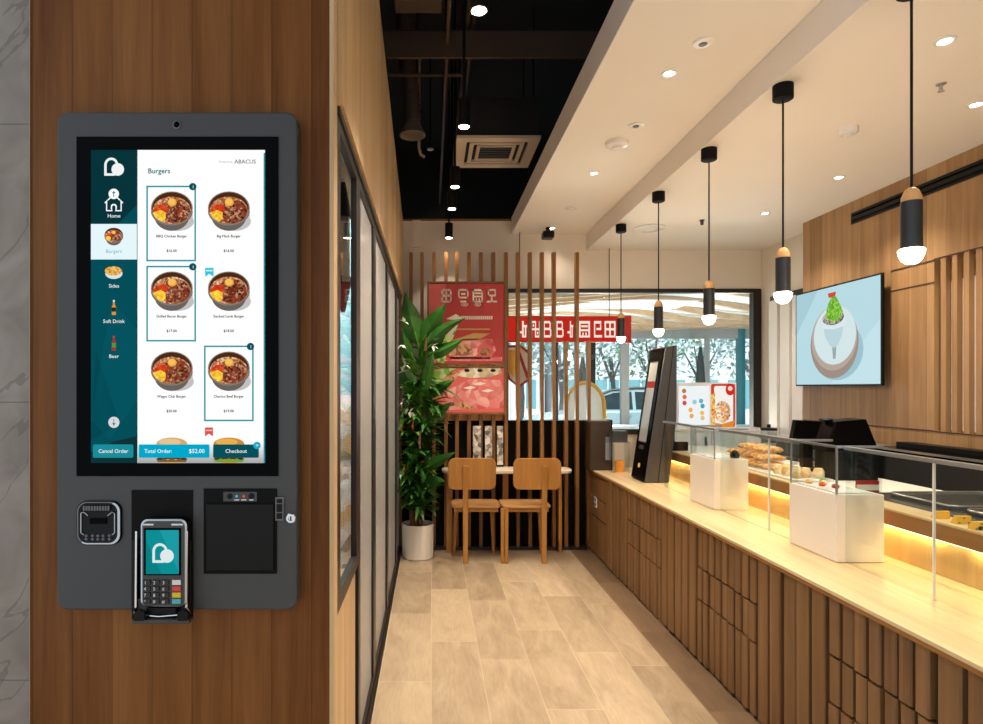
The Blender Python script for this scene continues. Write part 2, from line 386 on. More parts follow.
# left wall above and beside the glazing
wl = MB()
pts = [(1.90, 2.37), (YB, 2.37), (YB, 3.108), (1.90, 3.715)]
wl.prism(pts, 'X', -.40, -.27, W_SIDE)
wl.build('wall_left', kind='structure')
c = MB(); c.box(-1.183, -.300, 1.83, 1.90, 0, 4.25, W_PANEL); c.build('wall_front', kind='structure')
c = MB(); c.box(-.300, -.2875, 1.83, 1.90, 0, 3.715, W_SIDE); c.build('trim_3', kind='structure')
c = MB(); c.box(-2.2, -1.183, 1.87, 1.95, 0, 4.25, M_STONE); c.build('wall_front_left', kind='structure')
c = MB(); c.box(-1.186, -1.183, 1.826, 1.87, 0, 4.25, plain('trim_pale', '#9a856c', .5)); c.build('trim_4', kind='structure')
# right wall: boarded, with a recess of upright slats at the near end
YWE = 5.025
w = MB()
RZ0, RZ1, RY1 = 1.242, 2.27, 3.715
w.box(XW, 3.12, RY1, YWE, 0, ZR, W_WALL)
w.box(XW, 3.12, Y0, RY1, 0, RZ0, W_WALL); w.box(XW, 3.12, Y0, RY1, RZ1, ZR, W_WALL)
w.box(3.12, 3.16, Y0, YWE, 0, ZR, W_BOARD)
w.box(XW-.003, XW, RY1, YWE, 1.238, 1.246, W_DARK); w.box(XW-.003, XW, RY1, 4.06, 2.13, 2.138, W_DARK); w.box(XW-.004, XW, RY1-.003, 4.06, 2.262, 2.27, W_DARK)
w.box(XW-.003, XW, Y0, RY1, 1.236, 1.242, W_DARK); w.box(XW-.003, XW, Y0, RY1, 2.27, 2.276, W_DARK)
y = RY1-.045
while y > 1.2:
    w.box(3.022, 3.052, y-.036, y, RZ0, RZ1, W_BOARD); y -= .079
w.build('wall_right', kind='structure')
M_RECESS = plain('recess_panel', '#eceae6', .3)
c = MB(); c.box(3.054, 3.119, Y0, RY1-.01, RZ0+.01, RZ1-.14, M_RECESS); c.build('recess_backing', kind='structure')  # opaque pale panel, coloured for the white reflections between the slats
c = MB(); c.box(3.2, 3.28, YWE, YB, 0, ZR, M_WALLP); c.box(3.12, 3.2, YWE-.02, YWE, 0, ZR, M_WALLP); c.build('wall_right_end', kind='structure')

# glazed left wall: panes between dark mullions
def left_window(n, y0, y1, z0, label=None):
    f = MB(); t = .065
    a, b = GX-.010, GX+.012
    f.box(a, b, y0, y0+t, z0, 2.37, M_BRONZE); f.box(a, b, y1-t, y1, z0, 2.37, M_BRONZE)
    f.box(a, b, y0+t, y1-t, 2.31, 2.37, M_BRONZE); f.box(a, b, y0+t, y1-t, z0, z0+.05, M_BRONZE)
    o = f.build(n, kind='structure')
    p = MB(); p.box(GX-.005, GX+.001, y0+t, y1-t, z0+.05, 2.31, M_WIN if z0 > .3 else M_FROST); p.build('pane', o)
    return o
left_window('window_1', 1.905, 2.46, .80)
c = MB(); c.box(GX-.05, GX+.006, 1.905, 2.40, 0, .80, W_SIDE); c.build('wall_left_low', kind='structure')
c = MB(); c.box(GX-.05, GX-.01, 2.40, 2.46, 0, .80, M_BLACK); c.build('trim_5', kind='structure')
left_window('door_1', 2.46, 3.17, .0); left_window('door_2', 3.17, 4.12, .0); left_window('door_3', 4.12, 5.2, .0); left_window('window_2', 5.2, 5.97, .0)
c = MB(); c.box(GX+.012, GX+.032, 1.905, 5.97, 0, .014, M_TRACK); c.box(GX+.018, GX+.022, 1.905, 5.97, .014, .024, M_BRONZE)
c.build('trim_6', kind='structure')
c = MB(); c.box(GX+.012, GX+.020, 1.905, 5.97, 2.345, 2.368, M_BRONZE); c.build('trim_7', kind='structure')

# shop next door, seen through the first pane
o = thing('poster_stand', 'pale blue poster board behind the first pane of the left glazing', 'poster stand', (-.98, 4.2, 0))
b = MB(); b.box(-1.25, -.36, 4.2, 4.23, .30, 2.75, plain('poster_blue', '#8fc6d8', .5)); b.box(-1.25, -.36, 4.19, 4.2, 1.38, 1.45, M_OUTW); b.build('board', o)
b = MB(); b.box(-1.25, -.36, 4.18, 4.198, .30, 1.38, patch('poster_print', ['#6d4a2e', '#d8d2c8', '#c9a06a', '#efe9e0', '#7e6a55', '#f4f4f2'], 9)); b.build('picture', o)
for x in (-.95, -.55): MB().box(x-.03, x+.03, 4.23, 4.3, 0, .6, M_BLACK).build('leg', o)
lamp('next_door_fill', 'POINT', (-1.3, 3.3, 2.5), 220, '#fff6ea', .15)  # unseen lamp added to light the poster board and back the frosted panes
o = thing('hanging_lantern', 'black lantern with a grey glass behind the first left pane', 'lantern', (-.372, 2.62, 1.82))
b = MB(); b.lathe([(.010, .499), (.018, .46), (.032, .38), (.036, .35)], (-.372, 2.62, 1.87), M_BLACK); b.build('cap', o)
b = MB(); b.lathe([(.028, .35), (.028, .10)], (-.372, 2.62, 1.87), plain('lantern_glass', '#7b7d7e', .25)); b.build('glass', o)
b = MB(); b.lathe([(.035, .10), (.032, .06), (.02, 0), (.008, -.05)], (-.372, 2.62, 1.87), M_BLACK); b.build('base', o)

# back window and what frames it
o = None
f = MB(); x0, x1, z0, z1 = .70, 3.19, 1.05, 2.46
f.box(x0, x1, YB-.02, YB+.06, z1-.04, z1, M_BRONZE); f.box(x0, x1, YB-.02, YB+.06, z0, z0+.05, M_BRONZE)
f.box(x0, x0+.05, YB-.02, YB+.06, z0+.05, z1-.04, M_BRONZE); f.box(x1-.075, x1, YB-.02, YB+.06, z0+.05, z1-.04, M_BRONZE)
o = f.build('window_3', kind='structure')
MB().box(x0+.05, x1-.075, YB+.015, YB+.025, z0+.05, z1-.04, M_WIN).build('pane', o)
# black half wall below the window, behind the slats
b = MB(); b.box(-.28, 1.50, 5.86, 5.99, 0, 1.19, M_BLACKM); b.build('wall_back_low', kind='structure')

# ------------------------------------------------------------------ wall mounted ordering kiosk
YK = 1.775
def kx(px, Y=YK): return (px-VX)*Y/F
def kz(py, Y=YK): return CH-(py-VY)*Y/F
kiosk = thing('ordering_kiosk', 'large grey wall-mounted ordering kiosk with lit menu touchscreen on wood panel', 'kiosk', (kx(177), 1.83, kz(610)))
k = MB(); k.prism(rrect(kx(57), kx(297), kz(610), kz(112), .03), 'Y', YK, 1.83, M_GREY); k.build('housing', kiosk, bevel=.005, seg=3)
k = MB(); k.box(kx(77), kx(278.5), YK-.004, YK+.01, kz(476), kz(137), M_GLOSSK); k.build('bezel', kiosk, bevel=.001)
k = MB(); k.lathe([(.0115, 0), (.0115, .003), (.0095, .004), (.009, .003), (.0, .003)], (0, 0, 0), M_GREYL); k.lathe([(.0088, .0031), (.006, .006), (0, .0065)], (0, 0, 0), M_GLOSSK)
k.xf(Matrix.Translation((kx(177), YK, kz(125))) @ Matrix.Rotation(PI/2, 4, 'X')); k.build('camera', kiosk)
YS = YK-.0045
EM = {}
def E(c):
    if c not in EM: EM[c] = emit('screen_'+c.strip('#'), c, 1.0)
    return EM[c]
d = MB(); LAY = [0]
def sx(px): return kx(px, YS)
def sz(py): return kz(py, YS)
def shp(pts, c, lay):
    y = YS-.00025*lay; m = c if not isinstance(c, str) else E(c)
    d.poly([(sx(px), y, sz(py)) for px, py in pts], m)
def rect(a, b, c_, e, col, lay): shp([(a, b), (c_, b), (c_, e), (a, e)], col, lay)
def rr(a, b, c_, e, r, col, lay): shp(rrect(a, c_, b, e, r, 4), col, lay)
def frame(a, b, c_, e, w, col, lay):
    for q in ((a, b, c_, b+w), (a, e-w, c_, e), (a, b+w, a+w, e-w), (c_-w, b+w, c_, e-w)): rect(*q, col, lay)
def txt(s, px, py, h, col, lay, al='c', bold=0.0, mb=None, Y=None):
    """text with its capital height in photo pixels, baseline at py"""
    vs, fs = text_mesh(s, 0); w = max(p[0] for p in vs)
    off = -w/2 if al == 'c' else (-w if al == 'r' else 0)
    y = YS-.00025*lay
    for q, (ex, ey) in enumerate(((-bold, 0), (bold, 0), (0, bold), (0, -bold)) if bold else ((0, 0),)):
        d.add([(sx(px+(p[0]+off+ex)*h), y-.00003*q, sz(py-(p[1]+ey)*h)) for p in vs], fs, E(col))
# background and side bar
rect(91, 150, 265, 463, '#f2fbfb', 0); rect(137.5, 150, 263.6, 463, '#ffffff', 1); rect(263.6, 153, 265, 463, '#128fa0', 1)
rect(91, 150, 137, 224, '#07343a', 1); shp([(137, 205), (137, 224), (118, 224)], '#044c57', 2)
rect(91, 259.5, 137, 463, '#044e59', 1); shp([(91, 420), (112, 300), (137, 330), (137, 400), (110, 440)], '#05535e', 2); shp([(91, 452), (112, 442), (137, 436), (137, 463), (91, 463)], '#0d3237', 2); shp([(96, 350), (120, 425), (91, 440)], '#034751', 2)
rect(136.6, 150, 137.6, 463, '#0a3d45', 2)
rect(91, 224, 137, 259.5, '#e6f7fb', 2)
def logo(x, y, s, put):
    """open arch outline with a filled disc on its lower right corner"""
    pts = ell(x+.40*s, y-.60*s, .36*s, .36*s, 16, 180, 0)   # drawn with y down
    o1 = [(x+.02*s, y)]+[(x+.02*s, y-.56*s)]+[(x+.40*s+.38*s*math.cos(math.radians(a)), y-.58*s-.40*s*math.sin(math.radians(a))) for a in range(180, -1, -12)]+[(x+.78*s, y-.3*s)]
    i1 = [(x+.15*s, y-.13*s)]+[(x+.15*s, y-.56*s)]+[(x+.40*s+.25*s*math.cos(math.radians(a)), y-.58*s-.27*s*math.sin(math.radians(a))) for a in range(180, -1, -12)]+[(x+.65*s, y-.3*s)]
    for k in range(1, len(o1)-1): put([o1[k], o1[k+1], i1[k+1], i1[k]])
    put([o1[0], o1[1], i1[1], i1[0]]); put([(x+.02*s, y), (x+.15*s, y-.13*s), (x+.6*s, y-.13*s), (x+.6*s, y)])
    put([(x+.75*s+.34*s*math.cos(2*PI*k/30), y-.34*s+.34*s*math.sin(2*PI*k/30)) for k in range(30)])
logo(104, 175.8, 18.5, lambda p: shp(p, '#f2f4f4', 3))
# home icon
for q in ((( 104.6, 202.6), (114, 193.5), (114, 195.2), (105.4, 203.6)), ((123.4, 202.6), (114, 193.5), (114, 195.2), (122.6, 203.6))): shp(q, '#ffffff', 3)
frame(106.2, 201.5, 121.8, 211.3, 1.1, '#ffffff', 3); rect(107.4, 200.5, 120.6, 202.7, '#07343a', 4)
rr(111, 204, 117, 211, 2.6, '#ffffff', 4); rr(112.3, 205.4, 115.7, 211.6, 1.6, '#07343a', 5)
shp(ell(114, 194, 5.2, 5.2), '#ffffff', 5); rect(113.5, 192, 114.5, 197, '#1b7f8c', 6); shp([(112, 193.3), (114, 191), (116, 193.3)], '#1b7f8c', 6)
txt('Home', 114, 217.6, 3.6, '#ffffff', 3)
FOOD = patch('screen_food', ['#3a1a0c', '#6d3216', '#a04a2c', '#8c3a34', '#5a2710', '#c89a78', '#7a4420'], 170, 1.0)
FRED = patch('screen_red', ['#c92a16', '#e0431f', '#b02a18', '#e8683a'], 160, 1.0)
FYEL = patch('screen_yellow', ['#f2b52a', '#ffe04a', '#f7c63a', '#e8962a'], 150, 1.0)
FRIM = patch('screen_rim_food', ['#e0a060', '#b8502e', '#f0d2b0', '#8a4a20', '#d88038'], 170, 1.0)
def bowl(cx, cy, s, shadow=True):
    if shadow: shp(ell(cx+5.5*s, cy+10.5*s, 16.5*s, 9.5*s), '#c3c0be', 3); shp(ell(cx+10*s, cy+5*s, 11*s, 10*s), '#d2cfcc', 2)
    shp(ell(cx, cy+5*s, 17.5*s, 15*s), '#6a625c', 4); shp(ell(cx, cy, 21*s, 15*s, 32, 0, 180), '#756c65', 4)
    shp(ell(cx, cy-2.5*s, 21*s, 17*s), '#8a7e74', 5); shp(ell(cx, cy-2.7*s, 19.8*s, 15.9*s), '#4a2a14', 6); shp(ell(cx, cy-.6*s, 19*s, 13.6*s), FRIM, 7)
    shp(ell(cx+3.5*s, cy+.4*s, 15*s, 12.2*s), FOOD, 8)
    shp([(cx-19*s, cy-1*s), (cx-13*s, cy-6*s), (cx-5*s, cy-6.5*s), (cx-4*s, cy-1*s), (cx-8*s, cy+2*s), (cx-17*s, cy+2.5*s)], FRED, 9)
    shp([(cx-19*s, cy+2*s), (cx-11*s, cy-1*s), (cx-6*s, cy+2*s), (cx-6*s, cy+8*s), (cx-10*s, cy+11*s), (cx-16*s, cy+7*s)], FYEL, 10)
    shp(ell(cx+.5*s, cy-8.4*s, 4.6*s, 4*s, 16), '#eda738', 10); shp(ell(cx+.2*s, cy-8.9*s, 3.6*s, 3*s, 16), '#f7c25e', 11)
bowl(114, 236.5, .45, False); txt('Burgers', 114, 253, 3.6, '#32a9c4', 4)
# fries, drinks
shp(ell(114, 273.5, 8.6, 5.5), '#dfe4e4', 3); shp(ell(113.5, 271, 8.6, 4.6), patch('screen_fries', ['#c77b1e', '#eab045', '#f4cf77', '#b8641a'], 200, 1.0), 4)
txt('Sides', 114, 287.6, 3.6, '#ffffff', 3)
def bottle(cx, y0, y1, body, cap, lab):
    h = y1-y0
    shp([(cx-.8, y0), (cx+.8, y0), (cx+.9, y0+h*.3), (cx+2, y0+h*.45), (cx+2, y1), (cx-2, y1), (cx-2, y0+h*.45), (cx-.9, y0+h*.3)], body, 3)
    rect(cx-.9, y0, cx+.9, y0+h*.13, cap, 4); rect(cx-2, y0+h*.5, cx+2, y0+h*.78, lab, 4)
bottle(114, 300, 315, '#dc9437', '#d8e6e8', '#2a2a22'); txt('Soft Drink', 114, 323, 3.6, '#ffffff', 3)
bottle(114, 336, 350.5, '#b03322', '#c84028', '#4a9a3c'); txt('Beer', 114, 358, 3.6, '#ffffff', 3)
shp(ell(114, 422.3, 5.6, 5.6), '#d9d9d9', 3); rect(113.6, 419, 114.4, 425, '#4d8fa0', 4); shp([(112, 423), (116, 423), (114, 426)], '#4d8fa0', 4)
txt('Burgers', 148, 173.4, 5.0, '#0b6f7c', 3, 'l', .03)
txt('Powered by', 219, 162.8, 2.0, '#8a8a8a', 3, 'l'); txt('ABACUS', 234.5, 163.6, 4.0, '#4c4c4e', 3, 'l', .012)
for cx, cy, nm, pr in ((172, 211, 'BBQ Chicken Burger', '$16.00'), (229, 211, 'Big Mack Burger', '$16.00'), (172, 291, 'Grilled Bacon Burger', '$17.00'),
                       (229, 291, 'Stacked Lamb Burger', '$18.00'), (172, 371, 'Wagyu Club Burger', '$20.00'), (229, 371, 'Cherico Beef Burger', '$19.00')):
    bowl(cx, cy, 1.0); txt(nm, cx, cy+26.6, 2.5, '#151515', 12, 'c', .035); txt(pr, cx, cy+41.2, 2.6, '#151515', 12, 'c', .035)
for a, b in ((146.8, 186), (146.8, 266), (204.4, 345.6)):
    frame(a, b, a+49.6, b+75.6, 1.6, '#1f95a3', 12); shp(ell(a+46.4, b+1, 3.7, 3.7), '#05505c', 13); txt('1', a+46.4, b+2.6, 3.0, '#d8f4f8', 14, 'c', .01)
def ribbon(x0, y0, x1, y1, col, col2): shp([(x0, y0), (x1, y0), (x1, y1), ((x0+x1)/2, y1-(y1-y0)*.32), (x0, y1)], col, 14); rect(x0+1, y0+2.2, x1-1, y0+3.6, col2, 15)
ribbon(205.6, 268, 214, 277, '#2fc4e4', '#c8f2fa'); ribbon(205.4, 427.4, 213.4, 436.4, '#dd4f47', '#f2b8b4')
for q in range(8): rect(138, 442+q*2.6, 263.6, 463, '#%02x%02x%02x' % ((250-q*11,)*3), 2+q*.2)
for cx, c1, c2 in ((172, '#d9a868', '#e8c48c'), (229, '#d08a30', '#eab04e')):
    shp(ell(cx, 444, 15.5, 6.5), c1, 4); shp(ell(cx-2, 442, 11, 3.4), c2, 5); shp(ell(cx, 459, 15, 3.6), '#4a3020', 4); shp(ell(cx, 461, 14, 2), c1, 5)
    shp([(cx-16+i*4, 458.2+(i % 2)*2) for i in range(9)]+[(cx+14, 462), (cx-14, 462)], '#6aa33a' if cx > 200 else '#7a5a38', 6)
rr(93.6, 444.3, 134, 457.6, 1.6, '#1a8d9b', 16); txt('Cancel Order', 114, 452.7, 3.7, '#ffffff', 17)
rr(139.4, 444.3, 210, 457.6, 1.2, '#00a9cb', 16); txt('Total Order:', 145, 452.7, 3.7, '#ffffff', 17, 'l'); txt('$52.00', 205, 452.8, 4.0, '#ffffff', 17, 'r', .004)
rr(213.6, 444.3, 259.2, 457.6, 1.2, '#05505b', 16); txt('Checkout', 236.5, 452.7, 3.8, '#ffffff', 17); shp(ell(257.4, 445.3, 3.7, 3.7), '#18a9c6', 18); txt('>', 257.4, 446.9, 3.4, '#ffffff', 19)
d.build('display', kiosk)
# scanner
def kiosk_box(mb, a, b, c_, e, y0, y1, m): mb.box(kx(a, y0), kx(c_, y0), y0, y1, kz(e, y0), kz(b, y0), m)
k = MB(); k.prism(rrect(kx(77.5), kx(122.5), kz(544.5), kz(500.5), .03), 'Y', YK-.008, YK+.01, M_BLACK); sc = k.build('scanner', kiosk, bevel=.004, seg=3)
k = MB(); YQ = YK-.0085
pr = rrect(kx(78.8), kx(121.4), kz(543.6), kz(501.4), .028, 8); pi_ = rrect(kx(80.0), kx(119.0), kz(542.3), kz(502.4), .026, 8)
for i in range(len(pr)):
    j = (i+1) % len(pr); k.poly([(pr[i][0], YQ, pr[i][1]), (pr[j][0], YQ, pr[j][1]), (pi_[j][0], YQ, pi_[j][1]), (pi_[i][0], YQ, pi_[i][1])], M_STEEL if i > len(pr)*.62 or i < 6 else M_GREYL)
k.build('rim', sc)
k = MB()
for i in range(10): k.cyl((kx(87+i*2.7), YQ-.006, kz(509.5)), (kx(87+i*2.7), YQ-.006, kz(505)), .003, M_GREYL, 8)
k.build('grille', sc)
k = MB(); A = [(kx(83.5), YQ, kz(533)), (kx(83.5), YQ, kz(511)), (kx(116), YQ, kz(511)), (kx(116), YQ, kz(533))]
B = [(kx(90), YQ+.012, kz(527)), (kx(90), YQ+.012, kz(516)), (kx(109), YQ+.012, kz(516)), (kx(109), YQ+.012, kz(527))]
for i in range(4): k.poly([A[i], A[(i+1) % 4], B[(i+1) % 4], B[i]], M_BLACK)
for a, b in (((86, 511.5), (83, 512.5)), ((83, 512.5), (83, 532)), ((83, 532), (86, 534)), ((114, 511.5), (116.5, 512.5)), ((116.5, 512.5), (116.5, 532)), ((116.5, 532), (114, 534)), ((86, 511.5), (90, 515)), ((114, 511.5), (109.5, 515))):
    k.tube([(kx(a[0]), YQ-.002, kz(a[1])), (kx(b[0]), YQ-.002, kz(b[1]))], .0015, M_STEEL, 6)
k.box(kx(92), kx(108), YQ-.004, YQ, kz(523), kz(517.5), M_GLOSSK)
for i, x in enumerate((88, 94.3, 99.6, 104.8, 111)):
    for z in (535, 538.4): k.lathe([(.0045, 0), (.003, .003), (0, .0036)], (0, 0, 0), M_GREYL, 10); k.xf(Matrix.Translation((kx(x), YQ, kz(z))) @ Matrix.Rotation(PI/2, 4, 'X'), len(k.v)-30)
k.build('reader_well', sc)
# recess and cradle for the payment terminal
k = MB(); k.box(kx(132), kx(193), YK-.003, YK+.005, kz(612), kz(490), M_BLACKM); k.build('recess_plate', kiosk)
k = MB(); YC = 1.752
def cx_(px): return kx(px, YC)
def cz_(py): return kz(py, YC)
k.box(cx_(131.5), cx_(190.8), YC+.012, YK-.003, cz_(620), cz_(600), M_DARKG)
k.box(cx_(131.5), cx_(135), YC, YK-.003, cz_(620), cz_(540), M_BLACK); k.box(cx_(187.8), cx_(190.8), YC, YK-.003, cz_(620), cz_(540), M_BLACK)
k.box(cx_(137.7), cx_(194), YC-.036, YC, cz_(619), cz_(615.5), M_DARKG); k.box(cx_(131.5), cx_(190.8), YC, YK-.003, cz_(619), cz_(615.5), M_DARKG)
for x in (145, 187.5): k.prism([(cx_(x-5.5), cz_(617)), (cx_(x+5.5), cz_(617)), (cx_(x+5.5), cz_(608.5)), (cx_(x), cz_(605.5)), (cx_(x-5.5), cz_(608.5))], 'Y', YC-.036, YC-.0205, M_BLACK)
k.box(cx_(148), cx_(178), YC-.014, YC+.010, cz_(615.5), kz(608.6, 1.733), M_BLACK)
k.build('terminal_cradle', kiosk, bevel=.002)
k = MB(); k.tube([(cx_(134.5), YC-.004, cz_(612)), (cx_(138), YC-.012, cz_(606)), (cx_(138.5), YC-.012, cz_(530))], .0035, M_CHROME, 8)
k.tube([(cx_(189.5), YC-.004, cz_(612)), (cx_(188.4), YC-.012, cz_(606)), (cx_(188.8), YC-.012, cz_(530))], .0035, M_CHROME, 8)
k.tube([(cx_(145), YC-.016, cz_(613)), (cx_(162), YC-.02, cz_(614)), (cx_(180), YC-.016, cz_(613))], .003, M_CHROME, 8); k.build('cradle_rail', kiosk)
# printer door
k = MB(); k.box(kx(204), kx(277), YK-.004, YK+.004, kz(573.5), kz(488.5), M_BLACKM); pd = k.build('printer_door', kiosk, bevel=.001)
k = MB(); k.box(kx(207), kx(274.5), YK-.010, YK-.004, kz(570), kz(503.5), M_BLACK); k.build('flap', pd, bevel=.002)
k = MB(); k.box(kx(224), kx(257.5), YK-.006, YK-.004, kz(501), kz(491.5), M_DARKG); k.build('button_strip', pd)
for x, m, r in ((230.5, M_BLACK, 2.6), (237.4, E('#3fb6d8'), 1.2), (244.6, E('#e05038'), 1.2), (252, M_BLACK, 2.8)):
    k = MB(); k.lathe([(r*.00287, 0), (r*.00287, .003), (r*.002, .0042), (0, .0042)], (0, 0, 0), m, 16); k.xf(Matrix.Translation((kx(x), YK-.006, kz(495.8))) @ Matrix.Rotation(PI/2, 4, 'X'))
    k.build('button' if r > 2 else 'status_light', pd)
k = MB()
for a, b in ((235, 240), (242, 247), (250, 254)): k.box(kx(a), kx(b), YK-.0068, YK-.006, kz(500), kz(499), M_WHITE)
k.build('marking', pd)
k = MB(); k.box(kx(276), kx(284), YK-.007, YK, kz(520), kz(497), M_GREYL)
for a, b in ((498.5, 502.5), (503.5, 511.5), (512.5, 518.5)): k.box(kx(277.2), kx(282.8), YK-.0085, YK-.007, kz(b), kz(a), M_BLACK)
k.build('latch', kiosk)
k = MB(); k.lathe([(.0145, 0), (.0145, .008), (.0125, .010), (.007, .010), (.006, .007), (0, .007)], (0, 0, 0), M_CHROME, 24); k.box(-.0015, .0015, -.006, .006, .007, .0105, M_BLACK)
k.xf(Matrix.Translation((kx(291.3), YK, kz(517.8))) @ Matrix.Rotation(PI/2, 4, 'X')); k.build('lock', kiosk)

# payment terminal resting in the cradle
YT = 1.733
term = thing('payment_terminal', 'black card payment terminal with keypad and lit screen in the kiosk cradle', 'card terminal', (kx(163.5, YT), YC, kz(608, YT)))
def tx(px): return kx(px, YT)
def tz(py): return kz(py, YT)
k = MB(); k.prism(rrect(tx(140), tx(187), tz(607.5), tz(519), .02), 'Y', YT+.003, YC+.011, M_BLACK); k.build('body', term, bevel=.004, seg=3)
k = MB(); o_ = rrect(tx(140.4), tx(186.6), tz(607), tz(519.4), .019); i_ = rrect(tx(142.2), tx(184.8), tz(605.6), tz(521), .016)
for i in range(len(o_)):
    j = (i+1) % len(o_); k.poly([(o_[i][0], YT+.0028, o_[i][1]), (o_[j][0], YT+.0028, o_[j][1]), (i_[j][0], YT+.0005, i_[j][1]), (i_[i][0], YT+.0005, i_[i][1])], M_STEEL)
k.prism(i_, 'Y', YT+.0005, YT+.003, M_DARKG); k.build('fascia', term)
k = MB(); k.box(tx(144.2), tx(181), YT-.0012, YT+.0006, tz(575.2), tz(528), M_GLOSSK); scn = k.build('screen_surround', term)
k = MB(); y = YT-.0016
def tp(pts, m, q=0): k.poly([(tx(a), y-.0003*q, tz(b)) for a, b in pts], m)
tp([(146.2, 530), (179, 530), (179, 573.8), (146.2, 573.8)], E('#0b8e94')); tp([(160, 530), (179, 530), (179, 572)], E('#1c9aa4'), 1); tp([(146.2, 540), (162, 573.8), (146.2, 573.8)], E('#078084'), 1)
logo(152.3, 562.6, 20, lambda p: tp(p, E('#dfe9ea'), 2)); k.build('screen', scn)
KEYS = [('1', 0, 0), ('2', 1, 0), ('3', 2, 0), ('4', 0, 1), ('5', 1, 1), ('6', 2, 1), ('7', 0, 2), ('8', 1, 2), ('9', 2, 2), ('*', 0, 3), ('0', 1, 3), ('#', 2, 3)]
M_KEY = plain('key_black', '#1c1c1d', .4); M_LEG = plain('key_legend', '#e8e8e6', .5)
def key(cx, cy, w, h, m, t, tm):
    k = MB(); k.box(tx(cx-w/2), tx(cx+w/2), YT-.004, YT+.001, tz(cy+h/2), tz(cy-h/2), m)
    o = k.build('key', term, bevel=.0012)
    if t:
        vs, fs = text_mesh(t, 0); ww = max(p[0] for p in vs); hh = 3.4
        q = MB(); q.add([(tx(cx-1.5+(p[0]-ww/2)*hh), YT-.0043, tz(cy+hh/2-p[1]*hh)) for p in vs], fs, tm); q.build('legend', o)
for t, i, j in KEYS: key(147+i*9.2, 582.2+j*6.3, 7.6, 5.0, M_KEY, t, M_LEG)
for j, cc in enumerate(('#e4e4e2', '#d84638', '#e8c22c', '#4fb3b9')): key(176.8, 582.2+j*6.3, 8.6, 5.0, plain('key_'+cc.strip('#'), cc, .4), None, None)
for a, b in ((143, 153.5), (171.5, 183)):
    k = MB(); k.box(tx(a), tx(b), YT-.0002, YT+.0006, tz(525.4), tz(523.8), M_LEG); k.build('marking', term)

# ------------------------------------------------------------------ service counter: cabinets under one worktop
CT = .769                       # worktop height
CX = 1.478                      # counter front
def slats(mb, y0, y1, z0, z1, pitch, m, prot=.020, gap=.019):
    n = max(1, round((y1-y0)/pitch)); p = (y1-y0)/n
    for i in range(n):
        a = y0+i*p+gap/2; b = y0+(i+1)*p-gap/2; t = prot*(.75+.5*random.random()); bev = .005
        mb.prism([(CX+.004, a), (CX-t+bev, a), (CX-t, a+bev), (CX-t, b-bev), (CX-t+bev, b), (CX+.004, b)], 'Z', z0, z1, m)
units = [('d', 5.712, 5.18, 'plain'), ('s', 5.18, 4.62, ''), ('d', 4.62, 3.93, 'slat'), ('s', 3.93, 3.40, ''), ('d', 3.40, 2.775, 'slat'), ('s', 2.775, 2.285, ''), ('d', 2.285, 1.80, 'slat'), ('s', 1.80, 1.10, '')]
ulab = ['flat fronted wooden counter unit with a white socket at the far end of the counter',
        'ribbed wooden counter section beside the flat fronted end unit',
        'ribbed wooden drawer unit of the counter below the black countertop kiosk',
        'ribbed wooden counter section below the farther white glass-topped box',
        'ribbed wooden drawer unit in the middle of the counter, below the nearer white box',
        'plain ribbed wooden counter section with wide slats just nearer than the middle drawers',
        'ribbed wooden drawer unit nearest the viewer, cut by the bottom edge of the photo',
        'ribbed wooden counter section with wide slats at the right edge of the photo']
G525, G352 = .525, .350
for (kd, y1, y0, st), lb in zip(units, ulab):
    u = thing('counter_cabinet' if kd == 'd' else 'counter_section', lb, 'counter', (1.7, (y0+y1)/2, 0), 'units of the wooden service counter')
    k = MB(); k.box(CX+.004, 1.96, y0+.001, y1-.001, .03, CT-.032, W_DARK); k.box(CX+.02, 1.96, y0+.001, y1-.001, 0, .03, M_BLACK); k.build('body', u)
    if kd == 's':
        k = MB(); slats(k, y0+.002, y1-.002, .022, CT-.033, .096, W_FRONT); k.build('slat_front', u)
    else:
        for z0, z1 in ((G525+.005, CT-.033), (G352+.005, G525-.005), (.022, G352-.005)):
            k = MB()
            if st == 'plain': k.box(CX-.010, CX+.004, y0+.003, y1-.003, z0, z1, W_FRONT)
            else: slats(k, y0+.004, y1-.004, z0, z1, .069, W_FRONT, .018, .015)
            k.build('drawer', u)
    if st == 'plain':
        p = at(597, 502, YatX(597, CX)); k = MB(); k.box(CX-.016, CX-.010, p.y-.04, p.y+.04, p.z-.045, p.z+.045, M_WHITE)
        so = k.build('socket', u, label='white double socket plate')
        k = MB()
        for dz in (-.02, .02): k.box(CX-.0175, CX-.016, p.y-.022, p.y+.022, p.z+dz-.012, p.z+dz+.012, M_DARKG)
        k.build('socket_face', so)
k = MB(); k.box(1.448, 1.985, 1.05, 5.715, CT-.030, CT-.013, W_LIP); k.box(1.444, 1.985, 1.05, 5.715, CT-.013, CT, W_TOP)
tag(k.build('worktop'), 'long pale wooden worktop running along the service counter', 'worktop')

